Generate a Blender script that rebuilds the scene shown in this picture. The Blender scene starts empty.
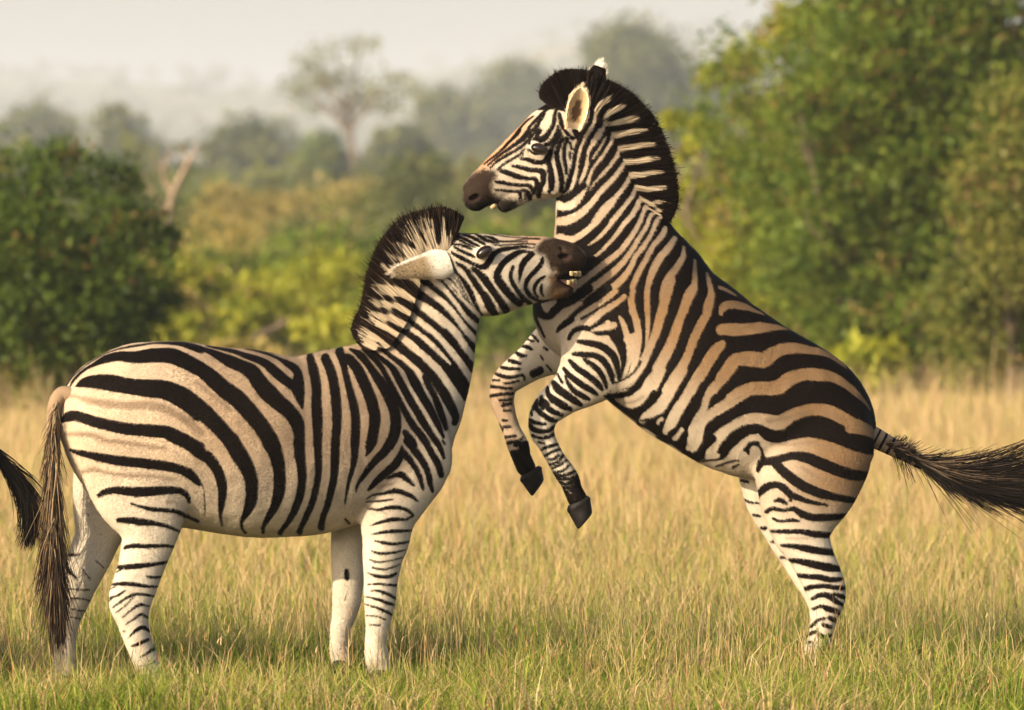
import bpy, math, random
import numpy as np

# ------------------------------------------------------------------ camera, sky, sun, exposure
random.seed(7)
RNG = np.random.default_rng(11)
scene = bpy.context.scene
CAM_D, CAM_H, FOC = 24.0, 1.72, 6000.0          # metres to the animals, eye height, focal length in pixels
HORIZON = 265.0
PITCH = math.atan((355.0 - HORIZON) / FOC)
cam_data = bpy.data.cameras.new('camera')
cam = bpy.data.objects.new('camera', cam_data)
scene.collection.objects.link(cam)
cam.location = (0, -CAM_D, CAM_H)
cam.rotation_euler = (math.pi / 2 - PITCH, 0, 0)
cam_data.sensor_width = 36.0
cam_data.lens = FOC * 36.0 / 1024.0
cam_data.clip_start = 0.5
cam_data.clip_end = 9000
cam_data.dof.use_dof = True
cam_data.dof.focus_distance = 24.1
cam_data.dof.aperture_fstop = 3.8
scene.camera = cam

SUN_DIR = np.array((-0.72, -0.56, 0.41)); SUN_DIR /= np.linalg.norm(SUN_DIR)   # towards the sun
SUN_EL = math.asin(SUN_DIR[2])
SUN_AZ = math.atan2(SUN_DIR[0], SUN_DIR[1])      # clockwise from +Y
world = bpy.data.worlds.new('World'); scene.world = world
world.use_nodes = True
wn = world.node_tree
wn.nodes.clear()
sky = wn.nodes.new('ShaderNodeTexSky'); sky.sky_type = 'NISHITA'; sky.sun_disc = False
sky.sun_elevation = SUN_EL; sky.sun_rotation = SUN_AZ
sky.air_density = 1.0; sky.dust_density = 5.0; sky.ozone_density = 0.6
bg = wn.nodes.new('ShaderNodeBackground'); bg.inputs['Strength'].default_value = 0.15
wo = wn.nodes.new('ShaderNodeOutputWorld')
wn.links.new(sky.outputs[0], bg.inputs[0]); wn.links.new(bg.outputs[0], wo.inputs[0])

sun_data = bpy.data.lights.new('sun', 'SUN')
sun_data.energy = 5.0; sun_data.angle = math.radians(0.6); sun_data.color = (1.0, 0.82, 0.57)
sun = bpy.data.objects.new('sun', sun_data); scene.collection.objects.link(sun)
from mathutils import Vector
sun.rotation_euler = Vector(tuple(SUN_DIR)).to_track_quat('Z', 'Y').to_euler()
sun.location = tuple(SUN_DIR * 30)

scene.view_settings.view_transform = 'Standard'
scene.view_settings.look = 'None'
scene.view_settings.exposure = 0.82
scene.view_settings.gamma = 1.0
scene.view_settings.use_curve_mapping = False
scene.cycles.use_denoising = True
scene.cycles.max_bounces = 6
scene.cycles.diffuse_bounces = 3
scene.cycles.transparent_max_bounces = 6
scene.cycles.volume_bounces = 1

# ------------------------------------------------------------------ helpers
def W(px, py, Y):
    """the point at depth Y (metres behind the main animal) that lies along pixel px, py of the survey photograph"""
    px = np.asarray(px, float); py = np.asarray(py, float); Y = np.asarray(Y, float)
    a = (px - 512.0) / FOC; b = (355.0 - py) / FOC
    t = (Y + CAM_D) / (math.cos(PITCH) + b * math.sin(PITCH))
    return np.stack([t * a, Y + 0 * t, CAM_H + t * (-math.sin(PITCH) + b * math.cos(PITCH))], -1)

def mpp(Y):
    return (CAM_D + Y) / FOC

def new_mesh(name, verts, faces, mat=None, smooth=True, attrs=None):
    """verts (n,3); faces: list of (m,k) int arrays, one per polygon size"""
    verts = np.asarray(verts, np.float32)
    if not isinstance(faces, (list, tuple)) or (len(faces) and not isinstance(faces[0], np.ndarray)):
        faces = [np.asarray(faces, np.int32)]
    me = bpy.data.meshes.new(name)
    me.vertices.add(len(verts)); me.vertices.foreach_set('co', verts.ravel())
    idx = np.concatenate([f.ravel() for f in faces]).astype(np.int32)
    tot = np.concatenate([np.full(len(f), f.shape[1], np.int32) for f in faces])
    start = np.concatenate([[0], np.cumsum(tot)[:-1]]).astype(np.int32)
    me.loops.add(len(idx)); me.loops.foreach_set('vertex_index', idx)
    me.polygons.add(len(tot)); me.polygons.foreach_set('loop_start', start)
    me.polygons.foreach_set('use_smooth', np.full(len(tot), bool(smooth)))
    for an, av in (attrs or {}).items():
        av = np.asarray(av, np.float32)
        if av.ndim == 1:
            at = me.attributes.new(an, 'FLOAT', 'POINT'); at.data.foreach_set('value', av)
        else:
            at = me.attributes.new(an, 'FLOAT_COLOR', 'POINT')
            rgba = np.ones((len(av), 4), np.float32); rgba[:, :3] = av[:, :3]
            at.data.foreach_set('color', rgba.ravel())
    me.update(calc_edges=True); me.validate()
    if mat: me.materials.append(mat)
    return me

def obj(name, me, parent=None, loc=None):
    o = bpy.data.objects.new(name, me); scene.collection.objects.link(o)
    if parent is not None: o.parent = parent
    if loc is not None: o.location = loc
    return o

def tag(o, label, cat, group=None):
    o['label'] = label; o['category'] = cat
    if group: o['group'] = group
    return o

def thing(name, label, cat, loc=(0, 0, 0), group=None):
    o = bpy.data.objects.new(name, None); scene.collection.objects.link(o)
    o.location = loc; o.empty_display_size = 0.2
    return tag(o, label, cat, group)

def catmull(P, n):
    """smooth resampling of rows of P, n samples a span"""
    P = np.asarray(P, float)
    if len(P) < 3 or n < 2:
        t = np.linspace(0, 1, n + 1)[:-1]
        out = [P[i] + (P[i + 1] - P[i]) * t[:, None] for i in range(len(P) - 1)]
        return np.concatenate(out + [P[-1:]])
    Q = np.concatenate([[2 * P[0] - P[1]], P, [2 * P[-1] - P[-2]]])
    t = np.linspace(0, 1, n + 1)[:-1][:, None]
    out = []
    for i in range(1, len(Q) - 2):
        a, b, c, d = Q[i - 1], Q[i], Q[i + 1], Q[i + 2]
        out.append(0.5 * (2 * b + (c - a) * t + (2 * a - 5 * b + 4 * c - d) * t ** 2 + (3 * b - a - 3 * c + d) * t ** 3))
    return np.concatenate(out + [P[-1:]])

def nodes_of(name):
    m = bpy.data.materials.new(name); m.use_nodes = True
    nt = m.node_tree; nt.nodes.clear()
    out = nt.nodes.new('ShaderNodeOutputMaterial')
    return m, nt, out

def N(nt, typ, **kw):
    n = nt.nodes.new(typ)
    for k, v in kw.items(): setattr(n, k, v)
    return n

def tube(path, radii, sides=7):
    """tapered tube along a polyline -> verts, quads"""
    P = np.asarray(path, float); n = len(P)
    T = np.gradient(P, axis=0); T /= np.linalg.norm(T, axis=1)[:, None] + 1e-9
    ref = np.array((0.31, 0.9, 0.2))
    U = np.cross(T, ref); U /= np.linalg.norm(U, axis=1)[:, None] + 1e-9
    V = np.cross(T, U)
    a = np.linspace(0, 2 * math.pi, sides, endpoint=False)
    R = np.asarray(radii, float)[:, None, None]
    verts = P[:, None] + R * (np.cos(a)[None, :, None] * U[:, None] + np.sin(a)[None, :, None] * V[:, None])
    verts = verts.reshape(-1, 3)
    i = np.arange(n - 1)[:, None] * sides; j = np.arange(sides)[None]; k = (j + 1) % sides
    q = np.stack([i + j, i + k, i + sides + k, i + sides + j], -1).reshape(-1, 4)
    return verts, q
# ------------------------------------------------------------------ ground, hills, haze
def gauss(x, y, cx, cy, s): return np.exp(-((x - cx) ** 2 + (y - cy) ** 2) / (2 * s * s))
SOLES = [W(159, 701, -.13), W(66, 706, .08), W(382, 684, .04), W(342, 675, .28), W(813, 674, .45), W(815, 668, .75)]
_c = np.array(SOLES); _A = np.array([[gauss(a[0], a[1], b[0], b[1], .55) for b in _c] for a in _c]) + np.eye(len(_c)) * 0.02
_w = np.linalg.solve(_A, _c[:, 2])
def gz(x, y):
    z = sum(w * gauss(x, y, c[0], c[1], .55) for w, c in zip(_w, _c))
    far = np.clip((y - 6) / 60, 0, 1)
    return z + 0.05 * far * np.sin(x * 0.31 + 1.0) * np.sin(y * 0.17) + 0.015 * np.sin(x * 1.7) * np.sin(y * 1.3 + 1)

def grid_sheet(xs, ys, zf):
    X, Y = np.meshgrid(xs, ys); V = np.stack([X, Y, zf(X, Y)], -1).reshape(-1, 3)
    nx = len(xs); i = np.arange(len(ys) - 1)[:, None] * nx; j = np.arange(nx - 1)[None]
    return V, np.stack([i + j, i + j + 1, i + nx + j + 1, i + nx + j], -1).reshape(-1, 4)

def soil_material(name, a, b, c, s1, s2):
    m, nt, out = nodes_of(name)
    p = N(nt, 'ShaderNodeBsdfPrincipled'); p.inputs['Roughness'].default_value = 0.95; p.inputs['Specular IOR Level'].default_value = 0.1
    tc = N(nt, 'ShaderNodeTexCoord')
    n1 = N(nt, 'ShaderNodeTexNoise'); n1.inputs['Scale'].default_value = s1; n1.inputs['Detail'].default_value = 6
    n2 = N(nt, 'ShaderNodeTexNoise'); n2.inputs['Scale'].default_value = s2; n2.inputs['Detail'].default_value = 4
    for n in (n1, n2): nt.links.new(tc.outputs['Object'], n.inputs['Vector'])
    r = N(nt, 'ShaderNodeValToRGB'); e = r.color_ramp.elements
    e[0].position = 0.35; e[0].color = (*a, 1); e[1].position = 0.65; e[1].color = (*b, 1)
    nt.links.new(n1.outputs[0], r.inputs[0])
    mx = N(nt, 'ShaderNodeMix', data_type='RGBA'); mx.inputs[7].default_value = (*c, 1)
    f = N(nt, 'ShaderNodeMapRange'); f.inputs['From Min'].default_value = 0.45; f.inputs['From Max'].default_value = 0.65
    nt.links.new(n2.outputs[0], f.inputs['Value']); nt.links.new(f.outputs[0], mx.inputs[0]); nt.links.new(r.outputs[0], mx.inputs[6])
    nt.links.new(mx.outputs[2], p.inputs['Base Color'])
    nt.links.new(p.outputs[0], out.inputs[0])
    return m

xs = np.unique(np.concatenate([np.linspace(-990, -12, 34), np.arange(-12, 12.01, 0.2), np.linspace(12, 990, 34)]))
ys = np.unique(np.concatenate([np.linspace(-36, -4, 12), np.arange(-4, 12.01, 0.2), np.arange(12, 80, 1.0), np.linspace(80, 5390, 110)]))
gv, gq = grid_sheet(xs, ys, lambda x, y: gz(x, y))
ground = obj('ground', new_mesh('ground', gv, gq, soil_material('dry_soil', (0.16, 0.115, 0.055), (0.26, 0.19, 0.09), (0.10, 0.10, 0.035), 6.0, 0.7)))
ground['kind'] = 'structure'

def hill_z(x, y):
    r = 128 * sstep_(1000, 4300, y) + 24.0 * sstep_(320, 1000, y) * sstep_(-75, 55, x)
    r = r + 4.0 * np.sin(x * 0.012 + 0.5) * sstep_(1500, 4200, y) + 2.5 * np.sin(x * 0.035 + y * 0.008) * sstep_(500, 1500, y)
    return r - 0.6
def sstep_(a, b, x):
    t = np.clip((x - a) / (b - a), 0, 1); return t * t * (3 - 2 * t)
hv, hq = grid_sheet(np.linspace(-960, 960, 140), np.linspace(230, 4900, 160), hill_z)
hills = obj('hills', new_mesh('hills', hv, hq, soil_material('bush_covered_slope', (0.06, 0.07, 0.025), (0.13, 0.12, 0.05), (0.16, 0.12, 0.06), 0.03, 0.010)))
hills['kind'] = 'structure'

hz = np.array([(x, y, z) for x in (-1000, 1000) for y in (-40, 5400) for z in (-2.0, 168.0)], float)
hf = np.array([(0, 1, 3, 2), (4, 6, 7, 5), (0, 4, 5, 1), (2, 3, 7, 6), (0, 2, 6, 4), (1, 5, 7, 3)])
hm, nt, out = nodes_of('haze_air')
pv = N(nt, 'ShaderNodeVolumePrincipled'); pv.inputs['Color'].default_value = (0.84, 0.90, 1.0, 1); pv.inputs['Density'].default_value = 0.00027
pv.inputs['Anisotropy'].default_value = 0.1
nt.links.new(pv.outputs[0], out.inputs['Volume'])
haze = obj('haze', new_mesh('haze', hz, hf, hm, False)); haze['kind'] = 'stuff'
# ------------------------------------------------------------------ trees and scrub
def leaf_material():
    m, nt, out = nodes_of('foliage')
    at = N(nt, 'ShaderNodeAttribute', attribute_name='tint')
    d = N(nt, 'ShaderNodeBsdfDiffuse'); t = N(nt, 'ShaderNodeBsdfTranslucent'); g = N(nt, 'ShaderNodeBsdfGlossy'); g.inputs['Roughness'].default_value = 0.45
    tw = N(nt, 'ShaderNodeVectorMath', operation='MULTIPLY'); tw.inputs[1].default_value = (1.15, 1.2, 0.6)
    nt.links.new(at.outputs['Color'], tw.inputs[0]); nt.links.new(tw.outputs[0], t.inputs[0]); nt.links.new(at.outputs['Color'], d.inputs[0])
    m1 = N(nt, 'ShaderNodeMixShader'); m1.inputs[0].default_value = 0.38
    nt.links.new(d.outputs[0], m1.inputs[1]); nt.links.new(t.outputs[0], m1.inputs[2])
    m2 = N(nt, 'ShaderNodeMixShader'); m2.inputs[0].default_value = 0.008
    nt.links.new(m1.outputs[0], m2.inputs[1]); nt.links.new(g.outputs[0], m2.inputs[2])
    nt.links.new(m2.outputs[0], out.inputs[0])
    return m
LEAF = leaf_material()
BARK = soil_material('bark', (0.10, 0.075, 0.05), (0.20, 0.15, 0.10), (0.07, 0.055, 0.04), 12, 3)
PALEBARK = soil_material('pale_bark', (0.11, 0.085, 0.06), (0.19, 0.145, 0.10), (0.08, 0.06, 0.045), 6, 2)
DEADWOOD = soil_material('bleached_deadwood', (0.20, 0.15, 0.105), (0.30, 0.22, 0.16), (0.14, 0.10, 0.07), 10, 2)

def leaves(lobes, n, size, ca, cb, spread=0.16, per=22, up=0.35, cc=None, pc=0.0, shell=0.45, rng=RNG):
    """leaf-sized faces gathered in clumps through the crown's volume -> verts, quads, tint"""
    L = np.array([c for c, r in lobes], float); Rr = np.array([r for c, r in lobes], float)
    wgt = (Rr[:, 0] * Rr[:, 2]); wgt /= wgt.sum()
    M = max(4, n // per)
    li = rng.choice(len(L), M, p=wgt)
    d = rng.normal(size=(M, 3)); d /= np.linalg.norm(d, axis=1)[:, None]
    rad = (shell + (1 - shell) * rng.random(M) ** 0.6)[:, None]
    cl = L[li] + d * rad * Rr[li]
    ci = np.repeat(np.arange(M), per)
    sc = Rr[li].mean(1) * spread + size * 0.5
    p = cl[ci] + rng.normal(size=(M * per, 3)) * sc[ci][:, None] * (1, 1, 0.75)
    nrm = rng.normal(size=p.shape); nrm[:, 2] += up; nrm /= np.linalg.norm(nrm, axis=1)[:, None]
    a = np.cross(nrm, rng.normal(size=p.shape)); a /= np.linalg.norm(a, axis=1)[:, None] + 1e-9
    b = np.cross(nrm, a)
    s = size * rng.uniform(0.6, 1.35, (len(p), 1))
    V = np.stack([p - a * s, p - b * s * 0.45 + a * s * .1, p + a * s, p + b * s * 0.45 + a * s * .1], 1).reshape(-1, 3)
    q = np.arange(len(p) * 4).reshape(-1, 4)
    tcl = np.clip(rng.normal(0.5, 0.32, M), 0, 1)[ci] + rng.normal(0, 0.18, len(p)); tcl = np.clip(tcl, 0, 1)[:, None]
    tint = np.array(ca) * (1 - tcl) + np.array(cb) * tcl
    if cc is not None:
        m = (rng.random(M) < pc)[ci]; tint[m] = np.array(cc) * rng.uniform(0.6, 1.3, (m.sum(), 1))
    tint = tint * rng.uniform(0.86, 1.14, (len(p), 1))
    return V, q, np.repeat(tint, 4, 0)

def limbs(base, lobes, r0, fork=0.35, rng=RNG, n=8):
    """trunk with limbs reaching into the lobes -> verts, quads"""
    base = np.array(base, float)
    C = np.array([c for c, r in lobes]); top = C[:, 2].max()
    f = base + (np.array([C[:, 0].mean(), C[:, 1].mean(), top]) - base) * fork * np.array([0.6, 0.6, 1])
    mid = (base + f) / 2 + rng.normal(0, 0.04, 3) * np.linalg.norm(f - base)
    Vs, Qs, o = [], [], 0
    def add(path, rr, sd=7):
        nonlocal o
        v, q = tube(path, rr, sd); Vs.append(v); Qs.append(q + o); o += len(v)
    tp = catmull(np.array([base - (0, 0, 0.15), mid, f]), 4)
    add(tp, np.linspace(r0 * 1.25, r0 * 0.75, len(tp)))
    for k in rng.choice(len(C), min(n, len(C)), replace=False):
        c = C[k]; st = f + (base - f) * rng.random() * 0.25
        m1 = (st * 0.6 + c * 0.4) + rng.normal(0, 0.10, 3) * np.linalg.norm(c - st); m2 = (st * 0.25 + c * 0.75) + rng.normal(0, 0.07, 3) * np.linalg.norm(c - st)
        pth = catmull(np.array([st, m1, m2, c]), 4)
        add(pth, np.linspace(r0 * 0.55, r0 * 0.12, len(pth)), 6)
        for _ in range(3):
            e = c + rng.normal(0, 0.55, 3) * np.array(lobes[k][1]); s2 = pth[rng.integers(len(pth) // 2, len(pth))]
            add(np.array([s2, (s2 + e) / 2 + rng.normal(0, .05, 3), e]), (r0 * .16, r0 * .1, r0 * .05), 5)
    return np.concatenate(Vs), np.concatenate(Qs)

def dome_lobes(base, w, h, clear, n, rng=RNG, flat=1.0, dep=None):
    base = np.array(base, float); dep = dep or w
    c = base + (0, 0, (clear + h) / 2); R = np.array((w / 2, dep / 2, (h - clear) / 2))
    out = []
    for _ in range(n):
        d = rng.normal(size=3); d /= np.linalg.norm(d)
        p = c + d * R * rng.uniform(0.25, 0.72)
        s = rng.uniform(0.30, 0.48)
        out.append((p, R * s * np.array((1.05, 1.05, 0.95 * flat))))
    return out

def plant(name, label, cat, base, lobes, n, size, ca, cb, r0, group=None, bark=None, fork=0.35, nl=8, trunk='trunk', crown='crown', seed=1, **kw):
    rng = np.random.default_rng(seed)
    t = thing(name, label, cat, tuple(base), group)
    B = np.array(base, float)
    v, q = limbs(base, lobes, r0, fork, rng, nl)
    obj(trunk, new_mesh(trunk, v - B, q, bark or BARK), t)
    v, q, c = leaves(lobes, n, size, ca, cb, rng=rng, **kw)
    obj(crown, new_mesh(crown, v - B, q, LEAF, False, {'tint': c}), t)
    return t

def place(px, dist):                                   # ground point below column px, dist metres from the camera
    Y = dist - CAM_D
    x = (px - 512) / FOC * dist
    return np.array((x, Y, float(np.maximum(gz(np.array(x), np.array(Y)), hill_z(np.array(x), np.array(Y)) if Y > 230 else -9))))
def height(row, dist): return CAM_H + (HORIZON - row) / FOC * dist
def bush(name, label, cat, px, row, wpx, dist, n, size, ca, cb, seed, clear=0.1, nlob=14, group=None, r=None, dep=None, **kw):
    b = place(px, dist); h = (height(row, dist) - b[2]) * 1.13; w = wpx / FOC * dist * 1.12
    rng = np.random.default_rng(seed * 13 + 5)
    return plant(name, label, cat, b, dome_lobes(b, w, h, clear * h, nlob, rng, dep=dep), n, size, ca, cb, r or 0.02 * h + 0.02, group, seed=seed, **kw)

DARK = ((0.028, 0.062, 0.008), (0.110, 0.160, 0.020))
GREY2 = ((0.055, 0.072, 0.022), (0.150, 0.155, 0.045))
DRAB2 = ((0.085, 0.075, 0.028), (0.175, 0.140, 0.055))
DARK2 = ((0.018, 0.042, 0.006), (0.100, 0.140, 0.018))
OLIVE = ((0.046, 0.086, 0.011), (0.160, 0.198, 0.027))
LIME = ((0.150, 0.180, 0.016), (0.340, 0.325, 0.036))
DRAB = ((0.175, 0.150, 0.040), (0.360, 0.275, 0.090))
GREY = ((0.060, 0.078, 0.022), (0.150, 0.160, 0.052))

# near bush on the left
b = place(40, 62)
rngb = np.random.default_rng(3)
lob = dome_lobes(b, 2.9, 2.62, 0.25, 22, rngb)
for (px, row, rr) in ((60, 172, .36), (110, 185, .33), (25, 178, .40), (140, 235, .36), (155, 270, .26), (135, 320, .34), (95, 230, .45), (40, 240, .5), (100, 300, .5), (20, 300, .5), (60, 350, .5), (115, 370, .35), (-30, 200, .5), (-70, 260, .6), (-60, 340, .6), (158, 300, .24), (150, 235, .3), (80, 395, .4), (30, 395, .4), (125, 400, .3)):
    lob.append((W(px, row, 62 - CAM_D + rngb.normal(0, .3)), np.array((rr, rr, rr * .9))))
plant('leafy_bush', 'dense dark green bush at the left edge behind the standing zebra', 'bush', b, lob, 52000, 0.045, *DARK2, 0.07, fork=0.12, nl=16, seed=3, spread=.20, cc=(0.17, 0.10, 0.03), pc=.03)

# big trees on the right
b = place(905, 74)
rngb = np.random.default_rng(9)
lob = dome_lobes(b, 5.2, 6.6, 0.3, 30, rngb, dep=4.5)
for (px, row, rr) in ((860, 60, .55), (930, 20, .6), (800, 110, .5), (840, 180, .6), (960, 120, .7), (1000, 200, .7), (900, 250, .7), (980, 300, .6), (850, 300, .6), (1040, 60, .7), (780, 260, .5), (1050, 320, .6), (880, 370, .5), (960, 375, .5), (830, 395, .45), (900, 400, .45), (985, 395, .5), (860, 340, .5), (920, 320, .6), (820, 340, .5), (880, 130, .6), (820, 230, .6), (950, 60, .6), (1010, 130, .7)):
    lob.append((W(px, row, 74 - CAM_D + rngb.normal(-.8, .6)), np.array((rr, rr, rr * .8))))
plant('broadleaf_tree', 'tall green tree filling the right side behind the rearing zebra', 'tree', b, lob, 110000, 0.056, *OLIVE, 0.16, fork=0.22, nl=18, seed=9, cc=(0.20, 0.13, 0.045), pc=.06, spread=.17)
b = place(745, 80)
rngb = np.random.default_rng(21)
lob = dome_lobes(b, 1.9, 3.9, 0.3, 12, rngb, dep=2.5)
for (px, row, rr) in ((745, 62, .30), (775, 40, .34), (715, 75, .22), (700, 130, .26), (730, 160, .34), (760, 110, .34), (690, 190, .22), (720, 230, .42), (760, 210, .4), (800, 20, .35), (672, 120, .16), (684, 150, .22), (668, 240, .26), (680, 300, .34), (665, 330, .34), (720, 350, .45), (765, 270, .45), (700, 390, .4), (760, 395, .4), (790, 380, .4), (740, 260, .4), (700, 280, .36), (740, 310, .5), (690, 345, .4), (790, 340, .5)):
    lob.append((W(px, row, 80 - CAM_D + rngb.normal(0, .4)), np.array((rr, rr, rr * .75))))
plant('broadleaf_tree', 'loose yellow green tree with open crown between the rearing zebra and the tall tree', 'tree', b, lob, 46000, 0.056, *LIME, 0.09, fork=0.3, nl=16, seed=21, cc=(0.24, 0.16, 0.08), pc=.10, spread=.20)
b = place(1010, 68)
lob = dome_lobes(b, 2.2, 3.9, 0.05, 12, np.random.default_rng(33)); lob += [(W(990, 200, 68 - CAM_D), (.4, .4, .7)), (W(960, 290, 68 - CAM_D), (.35, .35, .4)), (W(1000, 120, 68 - CAM_D), (.35, .4, .5))]
plant('climber_shrub', 'olive shrub with dry brown creepers at the right edge', 'shrub', b, lob, 16000, 0.050, (0.065, 0.090, 0.016), (0.19, 0.18, 0.040), 0.06, seed=33, spread=.2, cc=(0.24, 0.16, 0.06), pc=.08)

# yellow green scrub behind the standing zebra
for k, (px, row, w, d, lab, pal) in enumerate((
        (210, 262, 150, 92, 'low yellow green shrub just right of the dark bush', LIME), (315, 243, 170, 96, 'wide yellow green shrub behind the back of the standing zebra', LIME),
        (425, 255, 150, 90, 'olive shrub behind the mane of the standing zebra', OLIVE), (505, 225, 150, 98, 'tall olive shrub in the gap below the chin of the rearing zebra', OLIVE),
        (620, 230, 160, 94, 'olive shrub hidden behind the chest of the rearing zebra', OLIVE), (160, 300, 110, 84, 'small drab shrub at the foot of the dark bush', DRAB))):
    bush('round_shrub', lab, 'shrub', px, row, w, d, 10000, 0.075, *pal, seed=50 + k, clear=0.02, nlob=12, group='shrubs beyond the grass', spread=.2, cc=(0.20, 0.13, 0.05), pc=.06)
# drab brownish layer
for k, (px, row, w, d, lab, pal) in enumerate((
        (235, 190, 130, 190, 'brownish shrub below the dome shaped tree', DRAB), (330, 178, 150, 205, 'brownish shrub under the tall sparse tree', DRAB), (430, 165, 150, 200, 'drab green shrub left of the head of the rearing zebra', GREY),
        (130, 205, 120, 180, 'drab shrub behind the bleached dead tree', GREY), (520, 150, 150, 195, 'drab shrub directly behind the muzzle of the rearing zebra', GREY), (640, 170, 140, 200, 'grey green shrub behind the neck of the rearing zebra', GREY))):
    bush('tall_shrub', lab, 'shrub', px, row, w, d, 7000, 0.17, *pal, seed=70 + k, clear=0.03, nlob=12, group='tall shrubs in the middle distance', spread=.2)
# trees of the middle distance
for k, (px, row, w, d, lab, pal, nl) in enumerate((
        (240, 108, 78, 520, 'dome shaped grey green tree right of the bleached dead tree', GREY, 14), (125, 124, 100, 600, 'broad grey green tree above the dark bush', GREY, 14),
        (25, 120, 110, 740, 'pale hazy tree above the left end of the dark bush', GREY, 12), (400, 126, 80, 500, 'rounded green tree right of the tall sparse tree', GREY, 12),
        (322, 142, 70, 470, 'small rounded tree left of the trunk of the tall sparse tree', OLIVE, 12), (460, 106, 110, 800, 'hazy tree left of the forehead of the rearing zebra', GREY, 12),
        (530, 80, 130, 950, 'hazy tree crown above the nose of the rearing zebra', GREY, 12), (628, 32, 150, 700, 'big rounded hazy tree behind the ears of the rearing zebra', GREY, 18),
        (700, 70, 120, 850, 'hazy tree between the rearing zebra and the tall tree on the right', GREY, 12), (280, 122, 60, 1100, 'faint hazy tree between the dome shaped tree and the tall sparse tree', GREY, 10))):
    bush('distant_tree', lab, 'tree', px, row, w, d, 16000 if 'big' in lab else 9000, 0.16 * d / 190, *pal, seed=90 + k, clear=0.12, nlob=nl, group='trees in the middle distance', spread=.2)

# the tall sparse tree
dist = 430; b = place(368, dist); Yt_ = dist - CAM_D
rngb = np.random.default_rng(5)
lob = [(W(px, row, Yt_ + rngb.normal(0, .8)), np.array((rx, rx, rz)) / FOC * dist) for px, row, rx, rz in
       ((335, 48, 26, 9), (310, 62, 16, 7), (360, 45, 14, 8), (298, 88, 20, 9), (322, 80, 16, 8), (345, 75, 18, 8), (378, 88, 22, 9), (402, 82, 16, 8), (312, 106, 16, 7), (355, 100, 18, 8), (385, 108, 16, 6), (420, 95, 14, 7))]
t = thing('tall_tree', 'tall sparse flat topped tree with bare pale trunk rising above the scrub', 'tree', tuple(b))
Vs, Qs, o = [], [], 0
def add_l(path, rr, sd=7):
    global o
    v, q = tube(catmull(path, 4) if len(path) > 2 else path, np.interp(np.linspace(0, 1, len(catmull(path, 4)) if len(path) > 2 else len(path)), np.linspace(0, 1, len(rr)), rr), sd); Vs.append(v); Qs.append(q + o); o += len(v)
pw = lambda *pts: np.array([W(p[0], p[1], Yt_ + (p[2] if len(p) > 2 else 0)) for p in pts])
add_l(np.concatenate([b[None] - (0, 0, .2), pw((366, 220), (358, 180), (351, 140), (347, 112))]), (.40, .37, .30, .25, .20))
for tip in ((335, 50), (312, 64), (360, 46), (298, 90), (378, 90), (402, 84), (355, 100), (322, 82), (312, 107), (385, 108)):
    add_l(pw((348, 118 + rngb.uniform(-8, 20)), ((348 + tip[0]) / 2, 118 * .45 + tip[1] * .55, rngb.normal(0, .5)), tip), (.14, .09, .045), 5)
obj('trunk', new_mesh('trunk', np.concatenate(Vs) - b, np.concatenate(Qs), PALEBARK), t)
v, q, c = leaves(lob, 1300, 0.24, (0.13, 0.14, 0.05), (0.25, 0.24, 0.10), spread=.42, per=14, rng=rngb, shell=.1)
obj('crown', new_mesh('crown', v - b, q, LEAF, False, {'tint': c}), t)

# bleached dead tree and fallen branch
dist = 108; b = place(166, dist); Yt_ = dist - CAM_D; Vs, Qs, o = [], [], 0
t = thing('dead_tree', 'bleached bare dead tree with forked branches behind the dark bush', 'tree', tuple(b))
add_l(np.concatenate([b[None] - (0, 0, .2), pw((167, 240), (169, 212), (173, 192))]), (.10, .09, .075, .06))
add_l(pw((172, 196), (181, 176), (190, 160), (199, 143)), (.06, .05, .04, .02)); add_l(pw((172, 194), (163, 176), (166, 160), (171, 149)), (.05, .035, .03, .012))
add_l(pw((168, 214), (155, 196), (144, 178)), (.045, .03, .012)); add_l(pw((188, 163), (182, 150), (184, 140)), (.025, .02, .008)); add_l(pw((164, 172), (156, 164), (150, 152)), (.025, .018, .008))
obj('trunk', new_mesh('trunk', np.concatenate(Vs) - b, np.concatenate(Qs), DEADWOOD), t)
dist = 79; b = place(240, dist); Yt_ = dist - CAM_D; Vs, Qs, o = [], [], 0
t = thing('fallen_branch', 'grey bare branch slanting up out of the grass behind the standing zebra', 'branch', tuple(b))
add_l(np.concatenate([b[None] + (0, 0, .05), pw((247, 349), (262, 334), (276, 328), (290, 319))]), (.075, .06, .05, .042, .022))
add_l(pw((262, 334), (268, 344), (277, 350)), (.035, .028, .012)); add_l(pw((276, 328), (279, 320), (280, 314)), (.025, .018, .008))
obj('limb', new_mesh('limb', np.concatenate(Vs) - b, np.concatenate(Qs), BARK), t)

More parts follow.
